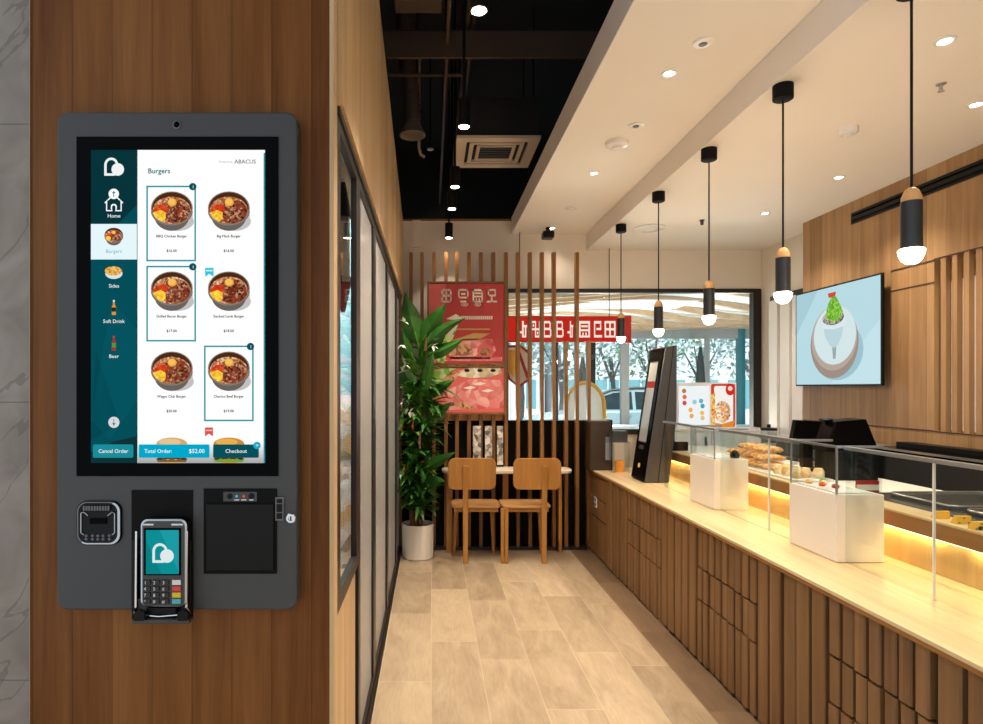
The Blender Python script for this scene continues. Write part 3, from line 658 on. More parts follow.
# display counter behind: lit riser, lip and dark top
DX = 1.975
dc = thing('display_counter', 'wooden display counter with a glowing back panel under its lip, behind the glass screen', 'display counter', (2.3, 3.4, 0))
k = MB(); k.box(DX+.012, DX+.03, 1.05, 5.5, CT, .917, W_RISER); k.build('riser', dc)
k = MB(); k.box(DX-.03, DX+.03, 1.05, 5.5, .917, .980, W_LIP); k.build('lip', dc)
k = MB(); k.box(DX-.012, DX+.008, 1.06, 5.49, .910, .916, M_LED); k.build('light_strip', dc)
k = MB(); k.box(DX-.032, DX+.09, 1.05, 5.5, .980, .988, W_TOP); k.box(DX+.09, 2.74, 1.05, 3.05, .978, .986, M_WELL); k.box(DX+.09, 2.55, 3.05, 5.5, .98, .988, M_BOXF); k.build('top', dc)
k = MB(); k.box(DX+.03, 2.74, 1.05, 3.05, 0.0, .978, M_BLACKM); k.box(DX+.03, 2.55, 3.05, 5.5, 0, .978, M_BLACKM); k.build('body', dc)
for i, (y, z) in enumerate(((5.2, .91), (4.4, .91), (3.55, .91), (2.75, .91), (1.9, .91), (1.3, .91))):
    lamp('led_strip_lamp', 'AREA', (DX-.002, y, .908), 1.25, '#ffd592', .02, sy=.72, rot=(0, 0, 0))
bc = thing('back_counter', 'long black back counter with a steel edge along the wooden wall', 'counter', (2.88, 2.6, 0))
k = MB(); k.box(2.75, 3.0, 1.05, 3.9, 0, 1.11, M_BLACKM); k.build('body', bc)
k = MB(); k.box(2.745, 3.005, 1.05, 3.9, 1.11, 1.138, M_GLOSSK); k.box(2.742, 2.747, 1.05, 3.9, 1.128, 1.14, M_STEEL); k.build('top', bc)
k = MB(); k.box(2.9, 3.0, 2.9, 3.86, 1.138, 1.165, M_BLACK); k.build('tray', bc)
# refrigerator fronts under the POS, standing further back
fr = thing('undercounter_fridge', 'dark two-door undercounter fridge behind the glass, below the black till', 'fridge', (2.85, 4.3, 0))
k = MB(); k.box(2.62, 3.0, 3.92, 4.9, 0, 1.10, M_DARKG); k.build('body', fr)
for a, b in ((3.93, 4.40), (4.41, 4.89)):
    k = MB(); k.box(2.605, 2.62, a, b, .12, 1.02, M_WELL); dr = k.build('door', fr); k = MB(); k.box(2.59, 2.605, a+.03, b-.03, .985, 1.0, M_STEEL); k.build('handle', dr)
k = MB(); k.box(2.6, 3.0, 3.92, 4.9, 1.10, 1.13, M_STEEL); k.build('top', fr)

# glass screen standing on the worktop, stepping forward round the two white boxes
GP = 1.735; ZG = 1.252
gs = thing('glass_screen', 'long clear glass sneeze guard with a steel rail standing on the wooden worktop', 'glass screen', (GP, 3.0, CT))
for a, b in ((1.1, 2.131), (2.139, 2.585), (2.93, 3.173), (3.181, 3.70), (4.055, 4.6)):
    MB().box(GP-.004, GP+.004, a, b, CT, ZG-.008, M_GLASS).build('pane', gs)
k = MB()
for a, b in ((1.1, 2.585), (2.93, 3.70), (4.055, 4.6)): k.box(GP-.012, GP+.012, a, b, ZG-.010, ZG+.004, M_STEEL)
k.build('top_rail', gs)
for y in (2.135, 3.177):
    k = MB(); k.box(GP-.005, GP+.005, y-.0014, y+.0014, CT, ZG-.010, M_WHITE); k.build('joint_strip', gs)
def white_box(y0, y1, x0, x1, top, lb):
    t = thing('display_box', lb, 'display box', ((x0+x1)/2, (y0+y1)/2, CT), 'white display boxes on the worktop')
    k = MB(); k.box(x0, x1, y0, y1, CT+.002, top, M_BOXF); k.build('box', t, bevel=.002)
    k = MB(); z = ZG-.004
    k.box(x0+.003, x0+.008, y0+.003, y1-.003, top, z, M_ACR); k.box(x0+.008, x1-.008, y0+.003, y0+.008, top, z, M_ACR)
    k.box(x0+.008, x1-.008, y1-.008, y1-.003, top, z, M_ACR); k.build('glass_case', t)
    k = MB()
    for a, b in ((x0+.003, y0+.003), (x0+.003, y1-.009)): k.box(a-.001, a+.005, b-.001, b+.007, top, z, M_STEEL)
    k.box(x0, x0+.010, y0, y1, z, z+.010, M_STEEL); k.box(x0+.010, x1, y0, y0+.010, z, z+.010, M_STEEL); k.box(x0+.010, x1, y1-.010, y1, z, z+.010, M_STEEL); k.build('case_frame', t)
    k = MB(); k.box(x0+.02, x1-.03, y0+.02, y1-.02, top, top+.004, M_WHITE); k.build('tray', t)
    return t
b1 = white_box(2.588, 2.928, 1.695, 1.895, 1.053, 'nearer white display box with a glass case on the worktop')
b2 = white_box(3.705, 4.05, 1.695, 1.90, 1.072, 'farther white display box with a glass case, beside the pile of bread sticks')

# food and small things on the display counter
M_BREAD = patch('bread', ['#b8762f', '#dca35a', '#ecc98e', '#c98a45'], 60, rough=.7)
M_BUN = patch('bun', ['#e3c08a', '#f0dcb6', '#d8a866', '#f4e6c8'], 30, rough=.7)
M_PINK = plain('ham_pink', '#cf5a58', .5, noise=.2, scale=80)
DT = .988
tr = thing('food_tray', 'white food tray under the pile of bread sticks and buns', 'tray', (2.12, 3.9, DT))
k = MB(); k.prism(rrect(1.985, 2.205, 3.36, 4.46, .04), 'Z', DT, DT+.012, M_WHITE); k.build('plate', tr, bevel=.003)
labs = []
for i in range(26):
    lay = 0 if i < 11 else (1 if i < 20 else 2); q = i-(0, 11, 20)[lay]
    y = 3.74+.056*q+.03*lay; x = 2.095+random.uniform(-.012, .012)
    z = DT+.036+.046*lay; a = PI/2+random.uniform(-.12, .12); ln = .085-.010*lay; b_ = .12*random.uniform(-1, 1)
    dx, dy, dz = math.sin(a)*ln, math.cos(a)*ln, b_*ln*.35
    k = MB(); n = 7; pts = [(x+dx*(2*t/n-1), y+dy*(2*t/n-1), z+dz*(2*t/n-1)+.006*math.sin(PI*t/n)) for t in range(n+1)]
    k.tube(pts, [.004]+[.017+.003*math.sin(3*t+i) for t in range(1, n)]+[.004], M_BREAD, 8)
    st = thing('bread_stick', 'crusty filled bread stick in the orange-brown pile on the white tray', 'bread', (x, y, z-.02), 'bread sticks piled on the white tray')
    k.build('crust', st)
    k = MB(); k.tube([(p[0]+.004, p[1], p[2]+.012) for p in pts[2:6]], .007, M_PINK if i % 3 == 0 else M_LEAFL if i % 7 == 1 else M_BUN, 6); k.build('filling', st)
for i in range(7):
    y = 3.44+(i % 3)*.088+(i//3 % 2)*.02; x = 2.03+(i//3)*.062
    k = MB(); k.lathe([(.0, 0), (.024, .0), (.030, .016), (.028, .036), (.02, .054), (0, .057)], (x, y, DT+.012), M_BUN, 16)
    tag(k.build('bun'), 'pale round bun at the near end of the white food tray', 'bun', 'buns on the white tray')
jr = thing('glass_jar', 'tall clear glass cylinder jar standing behind the bread sticks', 'jar', (2.33, 4.27, DT))
k = MB(); k.lathe([(.05, 0), (.05, .22), (.047, .22), (.047, .006), (0, .006)], (2.33, 4.27, DT), M_ACR, 24); k.build('glass', jr)
k = MB(); k.lathe([(.052, .22), (.052, .236), (.012, .240), (.012, .262), (0, .262)], (2.33, 4.27, DT), M_BLACK, 24); k.build('lid', jr)
k = MB(); k.lathe([(.0465, .008), (.0465, .13), (0, .13)], (2.33, 4.27, DT), plain('jar_content', '#cfc9c0', .6), 20); k.build('content', jr)
k = MB(); k.lathe([(.025, 0), (.027, .02), (.018, .035), (.01, .045), (0, .046)], (1.845, 3.76, 1.0765), M_BLACK, 16)
tag(k.build('knob_pot'), 'small round black pot on top of the farther white box', 'pot')
for i, (x, y) in enumerate(((1.76, 2.88), (1.77, 2.80), (1.80, 2.84), (1.79, 2.74), (1.83, 2.89))):
    k = MB(); k.lathe([(0, 0), (.012, .0), (.016, .008), (.010, .018), (0, .02)], (x, y, 1.057), (M_BREAD, M_ORANGE, M_BUN, M_WRED, M_LEAFL)[i], 12)
    tag(k.build('canape'), ('brown canape', 'orange canape', 'pale canape', 'red canape', 'green canape')[i]+' inside the glass case of the nearer white box', 'canape', 'canapes in the nearer glass case')
# red label card
k = thing('price_card', 'red and white price card standing behind the nearer white box', 'price card', (2.06, 2.92, .986)); q = MB()
q.box(2.005, 2.115, 2.92, 2.924, .986, 1.062, M_WRED); q.build('card', k)
q = MB(); q.box(2.007, 2.113, 2.917, 2.92, 1.018, 1.044, M_WHITE); q.build('band', k)
q = MB(); q.box(2.02, 2.10, 2.924, 2.95, .986, .99, M_WRED); q.build('foot', k)
M_TAGY = plain('tag_yellow', '#f0b93a', .5)
for i, (px, py, w, lb) in enumerate(((943, 509, .055, 'yellow price tag left of the two green-dotted tags'), (964, 514, .055, 'yellow tag with green dots beside the steel joint of the glass'), (981, 520, .05, 'yellow tag with green dots at the right edge of the photo'))):
    Yq = F*.50/(py-VY+7); p = at(px, py, Yq)
    k = thing('price_tag', lb, 'price tag', (p.x, Yq, .986), 'yellow price tags on the dark well'); q = MB()
    q.prism([(Yq, .986), (Yq+.03, .986), (Yq+.012, 1.018), (Yq, 1.018)], 'X', p.x-w/2, p.x+w/2, M_TAGY); q.build('card', k)
    if i:
        q = MB()
        for s in range(3): q.box(p.x-w/2+.006+s*.018, p.x-w/2+.014+s*.018, Yq-.0012, Yq, .990+.018*(s % 2), .996+.018*(s % 2), M_LEAFL)
        q.build('dots', k)
for i, (px, py, lb) in enumerate(((955, 515, 'small black clip between the yellow tags'), (976, 521, 'larger black clip beside the rightmost yellow tag'))):
    Yq = F*.50/(py-VY+3)-.03; p = at(px, py, Yq); r = (.011, .02)[i]
    k = MB(); k.lathe([(0, 0), (r, 0), (r*1.1, r*.6), (r*.7, r*1.4), (0, r*1.5)], (p.x, Yq, .986), M_BLACK, 14); tag(k.build('tag_clip'), lb, 'clip')
# steel trays set in the dark well
for i, (y, lb) in enumerate(((2.78, 'dark metal tray behind the red price card'), (2.36, 'dark metal tray behind the yellow price tags'))):
    k = MB(); k.prism(rrect(2.18, 2.66, y-.19, y+.19, .05), 'Z', .987, 1.0, M_WELL)
    t = thing('well_tray', lb, 'tray', (2.42, y, .986), 'metal trays in the dark well'); k.build('pan', t, bevel=.004)
    k = MB(); rp = [(p[0], p[1], 1.003) for p in rrect(2.185, 2.655, y-.185, y+.185, .045)]; k.tube(rp+[rp[0]], .004, M_STEEL, 6); k.build('rim', t)

# till: two black wedge backs on the display counter
pos = thing('till', 'black till with a wide slanted back standing behind the glass screen', 'till', (2.35, 3.45, DT))
k = MB(); p = [at(826, 452, 3.42), at(880, 452, 3.42), at(866.5, 419, 3.5), at(836, 421.5, 3.5)]
k.loft([[p[0], p[1], p[2], p[3]], [Vector(v)+Vector((.02, .16, 0)) for v in p]], M_GLOSSK, False); k.build('screen_back', pos, bevel=.006)
k = MB(); q = at(853, 452, 3.45); k.box(q.x-.11, q.x+.12, 3.42, 3.62, DT, q.z+.01, M_BLACK); k.build('base', pos, bevel=.004)
k = MB(); q = at(824, 419, 3.6); k.lathe([(0, 0), (.035, 0), (.04, .01), (.03, .018), (0, .02)], (q.x+.01, 3.6, q.z-.012), M_BLACK, 16); k.box(q.x, q.x+.02, 3.59, 3.61, DT, q.z-.01, M_BLACK); k.build('camera', pos)
cd = thing('customer_display', 'black customer display panel just left of the wide till', 'display', (2.2, 3.62, DT))
k = MB(); p = [at(792, 441, 3.80), at(821, 444, 3.80), at(825.5, 421.5, 3.86), at(796, 420, 3.86)]
k.loft([p, [Vector(v)+Vector((.006, .05, 0)) for v in p]], M_GLOSSK, False); k.build('panel', cd, bevel=.003)
k = MB(); q = at(808, 441, 3.83); k.box(q.x-.03, q.x+.03, 3.83, 3.87, DT, q.z+.02, M_BLACK); k.box(q.x-.02, q.x+.09, 3.78, 3.92, DT, DT+.02, M_BLACK); k.build('stand', cd)

# countertop ordering kiosk: black slanted wedge
ck = thing('countertop_kiosk', 'black slanted self-ordering kiosk standing on the far end of the worktop', 'kiosk', (1.75, 4.9, CT))
YA, YBk = 4.76, 5.05
prof = [(1.640, CT), (1.830, CT), (1.890, CT+.50), (1.893, 1.832), (1.800, 1.815)]
k = MB(); k.prism(prof, 'Y', YA, YBk, M_DARKG); k.build('body', ck, bevel=.006)
k = MB(); k.prism([(1.742, CT+.004), (1.748, CT+.004), (1.868, 1.824), (1.862, 1.824)], 'Y', YA-.0015, YA+.002, M_BLACK); k.build('seam', ck)
ax = Vector((.160, 0, 1.046)).normalized(); nx = Vector((-ax.z, 0, ax.x))
def face(t, y, o): p_ = Vector((1.640, 0, CT))+ax*t+nx*o; return Vector((p_.x, y, p_.z))
def slab(mb, t0, t1, y0, y1, o0, o1, m):
    mb.loft([[face(t0, y0, o0), face(t0, y1, o0), face(t1, y1, o0), face(t1, y0, o0)], [face(t0, y0, o1), face(t0, y1, o1), face(t1, y1, o1), face(t1, y0, o1)]], m, False)
k = MB(); slab(k, .01, 1.05, YA+.004, YBk-.004, -.002, .010, M_GLOSSK); fp = k.build('front_plate', ck)
k = MB(); slab(k, .30, .95, YA+.06, YBk-.05, .010, .012, M_BLACK); slab(k, .31, .94, YA+.065, YBk-.055, .012, .0125, plain('kiosk_screen', '#aab0b2', .08)); s_ = k.build('screen', fp)  # pale screen colour stands in for a white reflection
k = MB(); slab(k, .74, .79, YA+.065, YBk-.055, .0125, .013, E('#b5403a')); k.build('screen_band', s_)  # red reflection on the screen, painted as a glowing band
k = MB(); slab(k, .25, .28, YA+.10, YA+.19, .010, .016, M_DARKG); k.build('sensor', fp)
k = MB(); c0 = face(.12, YA+.14, .0105); k.tube([c0, c0+nx*.004], .018, E('#f0a850'), 14); k.build('tap_button', fp)  # orange button, its glow added through the material
kb = thing('card_reader_stand', 'low black stand behind the slanted countertop kiosk', 'stand', (2.0, 5.15, DT))
k = MB(); k.prism([(5.05, DT), (5.3, DT), (5.3, DT+.03), (5.05, DT+.075)], 'X', 1.955, 2.10, M_BLACK); k.build('base', kb, bevel=.004)
k = MB(); k.box(2.03, 2.055, 5.22, 5.28, DT+.03, 1.60, M_BLACK); k.box(2.01, 2.045, 5.16, 5.22, 1.22, 1.64, M_BLACK); k.build('post', kb)

# dispenser and acrylic stand at the far end of the worktop
dp = thing('napkin_dispenser', 'black upright dispenser box with a brown reflection painted on at the far end of the worktop', 'dispenser', (1.60, 5.6, CT))
x0 = kx(590.5, 5.49); x1 = kx(611, 5.49)
k = MB(); k.box(x0, x1, 5.49, 5.70, CT, at(0, 421, 5.49).z, plain('dispenser_reflection', '#3a2a1e', .3)); k.build('body', dp, bevel=.003)  # brown reflection on the black box put into its colour
k = MB(); k.box(x1, x1+.016, 5.50, 5.69, CT, at(0, 420, 5.49).z, M_BLACK); k.build('side', dp)
k = MB(); k.box(kx(605.5, 5.48), kx(609, 5.48), 5.475, 5.49, at(0, 460, 5.48).z, at(0, 437, 5.48).z, M_STEEL); k.build('slot', dp)
ac = thing('acrylic_stand', 'small clear acrylic stand with a cup coloured amber for a glow beside the dark dispenser', 'stand', (1.76, 5.38, CT))
k = MB(); a, b = kx(614, 5.3), kx(630, 5.3); k.box(a, a+.005, 5.3, 5.45, CT, CT+.26, M_ACR); k.box(b-.005, b, 5.3, 5.45, CT, CT+.26, M_ACR); k.box(a-.04, b, 5.3, 5.45, CT+.26, CT+.268, M_ACR); k.build('shelf', ac)
k = MB(); k.lathe([(.0, 0), (.034, 0), (.042, .10), (.038, .10), (.032, .01), (0, .01)], ((a+b)/2, 5.38, CT), plain('cup_amber_glow', '#d9902f', .3), 18); k.build('cup', ac)  # amber glow put into the colour of the cup
k = MB(); k.box(a, b-.01, 5.33, 5.44, CT+.268, CT+.36, M_DARKG); k.build('card_holder', ac)

# wall screen on the wooden wall
tv = thing('wall_screen', 'wall-mounted screen showing a potted cactus on a pale blue background', 'screen', (2.95, 4.53, 1.515))
TX = 2.945; ty0 = YatX(881.9, TX); ty1 = YatX(795.7, TX); tz0 = 1.515; tz1 = 2.255
k = MB(); k.box(TX, TX+.018, ty0, ty1, tz0, tz1, M_BLACK); k.build('case', tv, bevel=.002)
k = MB(); k.box(TX+.018, XW, (ty0+ty1)/2-.2, (ty0+ty1)/2+.2, 1.7, 2.1, M_BLACK); k.build('bracket', tv)
k = MB(); tl = [0]
def tvp(pts, m, lay):       # u to the right, v up, both 0..1
    k.poly([(TX-.0005-.0004*lay, ty1-.012-(ty1-ty0-.024)*u, tz0+.012+(tz1-tz0-.024)*v) for u, v in pts], m)
AS = (tz1-tz0)/(ty1-ty0)
tvp([(0, 0), (1, 0), (1, 1), (0, 1)], E('#b9dce4'), 0); tvp([(0, 1), (.3, 1), (0, .55)], E('#a9cdd6'), 1); tvp([(.45, .0), (1, 0), (1, .6)], E('#c4e3ea'), 1)
tvp(ell(.53, .34, .30, .30), E('#9cc4ce'), 2); tvp(ell(.49, .42, .29, .36), E('#a08f85'), 3); tvp(ell(.49, .47, .275, .33), E('#b7a79b'), 4); tvp(ell(.50, .50, .255, .30), E('#d5e6e9'), 5)
tvp([(.36, .64), (.62, .64), (.60, .50), (.55, .40), (.50, .36), (.45, .40), (.39, .50)], E('#bcd5dc'), 6); tvp([(.36, .66), (.64, .66), (.63, .58), (.5, .56), (.37, .58)], E('#dbe9ec'), 7)
tvp(ell(.49, .68, .13, .075), patch('screen_soil', ['#2c2a26', '#7a6a5a', '#c8beb2', '#3f3a34'], 60, 1.0), 8)
tvp([(.40, .70), (.42, .80), (.47, .90), (.52, .90), (.58, .80), (.61, .72), (.56, .64), (.48, .64)], patch('screen_cactus', ['#3f7d1e', '#6fb62c', '#a3d85a', '#4f9424'], 70, 1.0), 9)
tvp([(.44, .89), (.52, .90), (.53, .94), (.43, .94)], E('#d84a34'), 10); tvp([(.48, .38), (.53, .38), (.52, .26), (.49, .26)], E('#9aa9ac'), 6)
k.build('display', tv)
# linear air slot
k = thing('air_slot', 'long black linear air slot high on the wooden wall', 'air vent', (XW-.01, 3.2, 2.64)); q = MB(); q.box(XW-.008, XW, 1.4, 4.44, 2.672, 2.752, M_BLACK); q.build('frame', k)
q = MB(); q.box(XW-.012, XW-.008, 1.42, 4.42, 2.685, 2.697, M_GLOSSK); q.box(XW-.012, XW-.008, 1.42, 4.42, 2.722, 2.734, M_GLOSSK); q.build('louvre', k)
# white upright fins on the end wall
fn = thing('fin_screen', 'white upright fins with wooden strips in a dark frame beside the wall screen', 'screen', (3.15, 5.5, .9))
k = MB(); k.box(3.165, 3.2, 5.74, 5.78, .9, 2.35, M_BRONZE); k.box(3.165, 3.2, 5.04, 5.74, 2.31, 2.35, M_BRONZE); k.build('frame', fn)
for a, b in ((5.60, 5.73), (5.41, 5.555), (5.22, 5.37), (5.06, 5.18)):
    k = MB(); k.box(3.13, 3.2, a, b, .9, 2.30, M_WHITE); k.build('fin', fn)
    k = MB(); k.box(3.15, 3.2, a-.04, a-.004, .9, 2.30, W_BOARD); k.build('strip', fn)
# white cabinet below the back window, with a menu box on it
cb = thing('low_cabinet', 'white low cabinet under the back window behind the counter', 'cabinet', (2.7, 5.85, 0))
k = MB(); k.box(2.02, 3.11, 5.72, 5.975, 0, 1.10, M_OUTW); k.build('body', cb)
k = MB(); k.box(2.0, 3.12, 5.70, 5.975, 1.10, 1.125, M_WHITE); k.build('top', cb)
for a, b in ((2.03, 2.58), (2.59, 3.10)):
    k = MB(); k.box(a, b, 5.705, 5.72, .06, 1.09, M_OUTW); dr = k.build('door', cb); k = MB(); k.box(b-.06, b-.04, 5.695, 5.705, .9, 1.05, M_STEEL); k.build('handle', dr)
YM = 5.76
mb_ = thing('menu_box', 'white lightbox with small dishes and a red bordered food poster, standing under the back window', 'menu board', (2.58, YM+.08, 1.125))
k = MB(); k.box(kx(678, YM), kx(736.5, YM), YM, YM+.16, 1.125, kz(382.5, YM), M_OUTW); k.build('box', mb_, bevel=.003)
k = MB(); YQ2 = YM-.001
def mq(pts, m, q=0): k.poly([(kx(a, YM), YQ2-.0005*q, kz(b, YM)) for a, b in pts], m)
mq([(679, 386), (709.5, 386), (709.5, 426), (679, 426)], E('#eef4f6'))
for cx, cy, cc in ((684, 391, '#b87a4a'), (684.5, 397, '#e07040'), (684.5, 403, '#d84a34'), (690.5, 410, '#f0b040'), (691.5, 416, '#e8a850'), (702, 413, '#f2bc5a'), (702.5, 418, '#e8c080'), (694.5, 402, '#9cc8d4'), (701, 401, '#5fb0c4'), (702.5, 406, '#4aa0b8')):
    mq(ell(cx, cy, 2.2, 2.4, 10), E(cc), 1)
mq(rrect(711, 735, 384, 427, 2), E('#c8402c'), 1); mq(rrect(714, 733, 386, 424, 2), E('#f4f0e8'), 2)
mq([(710.8, 395), (715, 392), (715, 425), (710.8, 427)], patch('menu_spots', ['#d04a2c', '#f0b23e', '#f6d88a', '#c87a28'], 60, 1.0), 3)
mq([(711, 427), (733, 427), (735, 420), (722, 424), (711, 422)], E('#e0882c'), 3); mq(ell(730, 389.5, 4.6, 6, 16), E('#d2281e'), 3); mq(ell(730, 388.5, 2.4, 2.4, 12), E('#f2d8d0'), 4)
mq(ell(722.5, 412, 8, 11, 20), patch('menu_food', ['#a82a1e', '#f0e2c8', '#d85a2c', '#f2c050', '#fff4e4', '#7a1a14'], 55, 1.0), 4)
k.build('poster', mb_)

# ------------------------------------------------------------------ slat screen, posters and hanging red sign
YSL = 5.75
ss = thing('slat_screen', 'row of tall slim brown timber slats in front of the back window', 'slat screen', (.6, YSL, 0))
tops = {0: 252.5}
xs = [400, 411, 422, 434, 446, 457, 469, 481, 493.5, 506, 518, 530, 542, 554, 577]
low = [566, 588.7]
k = MB(); k.box(-.22, 1.44, YSL-.02, YSL+.05, 0, .03, M_BRONZE); k.build('base_rail', ss)
for px in xs+low:
    x = kx(px, YSL); h = kz(252.5, YSL) if px in xs else kz(341, YSL)
    MB().box(x-.016, x+.016, YSL-.015, YSL+.045, .03, h, W_SLAT).build('slat', ss)
YP = 5.70
def px_(px): return kx(px, YP)
def pz_(py): return kz(py, YP)
M_RED = plain('poster_red', '#b9332f', .5); M_REDL = plain('poster_rose', '#d8605a', .5); M_TAN = plain('poster_tan', '#c99a52', .5); M_CREAM = plain('poster_cream', '#efe6d8', .5)
M_MEAT = patch('poster_meat', ['#d86a6a', '#e88a86', '#c84a4c', '#f0b0a8', '#d05a58'], 14); M_BROWNF = patch('poster_roast', ['#5a2f1c', '#a8683c', '#d8a878', '#7a4630'], 30)
M_SALAD = patch('poster_salad', ['#5f9a2a', '#9cc84a', '#d8e8a0', '#3f7a20'], 20); M_MUSH = patch('poster_mushroom', ['#e8dcc0', '#c8b48a', '#f4ecd8', '#8a7250'], 18)
def poster(x0, x1, y0, y1, name, lb):
    t = thing(name, lb, 'poster', (px_((x0+x1)/2), YP, pz_(y1)), 'red food posters on the slats')
    k = MB(); k.box(px_(x0), px_(x1), YP, YSL-.0155, pz_(y1), pz_(y0), M_BRONZE); w = .016
    k.box(px_(x0), px_(x0)+w, YP-.012, YP, pz_(y1), pz_(y0), W_SLAT); k.box(px_(x1)-w, px_(x1), YP-.012, YP, pz_(y1), pz_(y0), W_SLAT)
    k.box(px_(x0)+w, px_(x1)-w, YP-.012, YP, pz_(y0)-w, pz_(y0), W_SLAT); k.box(px_(x0)+w, px_(x1)-w, YP-.012, YP, pz_(y1), pz_(y1)+w, W_SLAT); k.build('frame', t)
    return t
def pol(mb, pts, m, q): mb.poly([(px_(a), YP-.001-.0005*q, pz_(b)) for a, b in pts], m)
def bars(mb, ch, x0, y0, w, h, put):
    for a, b, c_, e in pseudo(ch): put([(x0+a*w, y0+h-c_*h), (x0+b*w, y0+h-c_*h), (x0+b*w, y0+h-e*h), (x0+a*w, y0+h-e*h)])
t = poster(427, 506, 281.5, 365, 'red_poster', 'upper red poster with white block characters and a plate of meat, partly behind the plant')
k = MB(); pol(k, [(429, 284), (504, 284), (504, 363), (429, 363)], M_RED, 0); pol(k, [(429, 284), (446, 284), (436, 363), (429, 363)], M_REDL, 1)
for ch, a in (('A', 441), ('G', 458), ('C', 472.5), ('I', 486.5)):
    bars(k, ch, a, 289, 10.5, 13.5, lambda p: pol(k, p, M_CREAM, 4))
for a in (461, 474): bars(k, 'G', a, 303.5, 7, 2.8, lambda p: pol(k, p, M_CREAM, 4))
for i in range(16): pol(k, [(461+i*2, 316), (462.4+i*2, 316), (462.4+i*2, 319.5), (461+i*2, 319.5)], M_CREAM, 3)
pol(k, [(446, 319), (456, 314), (462, 318), (460, 321)], M_CREAM, 3); pol(k, [(457, 328.5), (490, 328.5), (490, 330), (457, 330)], M_TAN, 2)
pol(k, [(450, 341), (474, 333), (490, 333.5), (478, 340)], M_TAN, 2); pol(k, [(446, 344), (460, 339), (492, 339), (496, 350), (490, 359), (450, 359)], M_MEAT, 2)
pol(k, [(448, 346), (458, 341), (470, 346), (474, 353), (466, 356), (450, 355)], M_BROWNF, 3); pol(k, ell(485, 351, 8, 7, 18), M_REDL, 3); pol(k, ell(485, 352, 5, 4.2, 16), M_BROWNF, 4)
pol(k, [(441, 357), (502, 357), (502, 361), (441, 361)], M_MEAT, 2); pol(k, [(437, 342), (450, 322), (458, 326), (448, 350), (444, 363), (437, 363)], M_SALAD, 4); pol(k, [(447, 335), (455, 322), (458, 325), (450, 338)], M_CREAM, 5)
k.build('print', t)
t = poster(427, 506, 365.6, 414.5, 'food_poster', 'lower pink poster of sliced roast meat and mushrooms under the red poster')
k = MB(); pol(k, [(429, 368), (504, 368), (504, 412.5), (429, 412.5)], M_REDL, 0); pol(k, [(444, 392), (470, 379), (500, 380), (504, 392), (504, 408), (448, 410)], M_MEAT, 1)
pol(k, [(456, 372), (470, 367.8), (500, 368), (502, 373), (490, 377), (470, 378), (458, 376)], M_MUSH, 2)
for a in (467, 480, 493): pol(k, ell(a, 370.5, 2.8, 1.6, 12), M_BLACK, 3)
pol(k, [(434, 398), (438, 384), (452, 370), (460, 372), (452, 384), (442, 396)], M_BROWNF, 3); pol(k, [(452, 402), (466, 402), (476, 409), (474, 411), (462, 407), (450, 406)], M_BROWNF, 3)
pol(k, [(429, 372), (444, 367.8), (456, 368), (446, 376), (436, 390), (429, 398)], M_SALAD, 2)
for a, b in ((480, 384), (488, 391), (470, 388)): pol(k, [(a-7, b), (a, b-2), (a+6, b-.6), (a, b+1.4)], M_CREAM, 4)
k.build('print', t)
# shelf lighting painted as an amber strip below the posters and three patterned menu cards behind the slats
k = thing('amber_shelf', 'narrow strip shelf with its lighting painted amber behind the slats just below the posters', 'shelf', (.45, 5.82, kz(421, 5.82))); q = MB()
q.box(kx(436, 5.80), kx(504, 5.80), 5.80, 5.859, kz(420.5, 5.8), kz(413.5, 5.8), patch('amber_shelf_glow', ['#d8922e', '#e8b04e', '#c8641e', '#f0c878'], 12)); q.build('board', k)
M_CARD = patch('menu_print', ['#8a8276', '#c8beb0', '#e8e0d2', '#5a524a', '#b0a494'], 26)
for px, w, lb in ((477, 8, 'left of three tall patterned menu cards behind the slats above the table'), (488.5, 7, 'middle of three tall patterned menu cards behind the slats above the table'), (500, 6, 'right of three tall patterned menu cards behind the slats above the table')):
    t = thing('menu_card', lb, 'menu', (kx(px, 5.69), 5.69, .775), 'patterned menu cards')
    k = MB(); k.box(kx(px-w/2, 5.69), kx(px+w/2, 5.69), 5.683, 5.697, .775, kz(426, 5.69), M_CARD); k.build('card', t)
    k = MB(); k.box(kx(px-w/2, 5.69)-.002, kx(px+w/2, 5.69)+.002, 5.68, 5.70, .775, .795, M_BRONZE); k.build('foot', t)
# red hanging sign
YG = 5.90
sg = thing('hanging_sign', 'red lit sign with white block characters hanging in the back window behind the slats', 'sign', (1.3, YG, kz(342, YG)))
k = MB(); a, b = kx(497, YG), kx(629, YG); k.box(a, b, YG, YG+.05, kz(342, YG), kz(316, YG), M_WRED); k.box(b-.02, b+.02, YG-.01, YG+.06, kz(343, YG), kz(315.5, YG), M_WRED); k.build('box', sg, bevel=.003)
k = MB()
M_SIGNR = emit('sign_red_glow', '#bb261c', 1.0); M_SIGNW = emit('sign_white_glow', '#f0e6d6', 1.0)
YF = YG-.001
def sgp(p, m, q=0): k.poly([(kx(x, YF), YF-.0006*q, kz(y, YF)) for x, y in p], m)
sgp([(498, 317), (625, 317), (625, 341), (498, 341)], M_SIGNR)
for ch, a, w in (('E', 518.5, 9), ('F', 531, 9), ('B', 543.5, 8), ('B', 556.5, 7), ('E', 567.5, 6), ('C', 579, 11), ('D', 594, 8), ('A', 604.5, 11)):
    bars(k, ch, a, 321, w, 16.5, lambda p: sgp(p, M_SIGNW, 1))
sgp([(617.5, 318), (623, 318), (623, 335), (617.5, 335)], M_BRONZE, 1); k.build('face', sg)
k = MB()
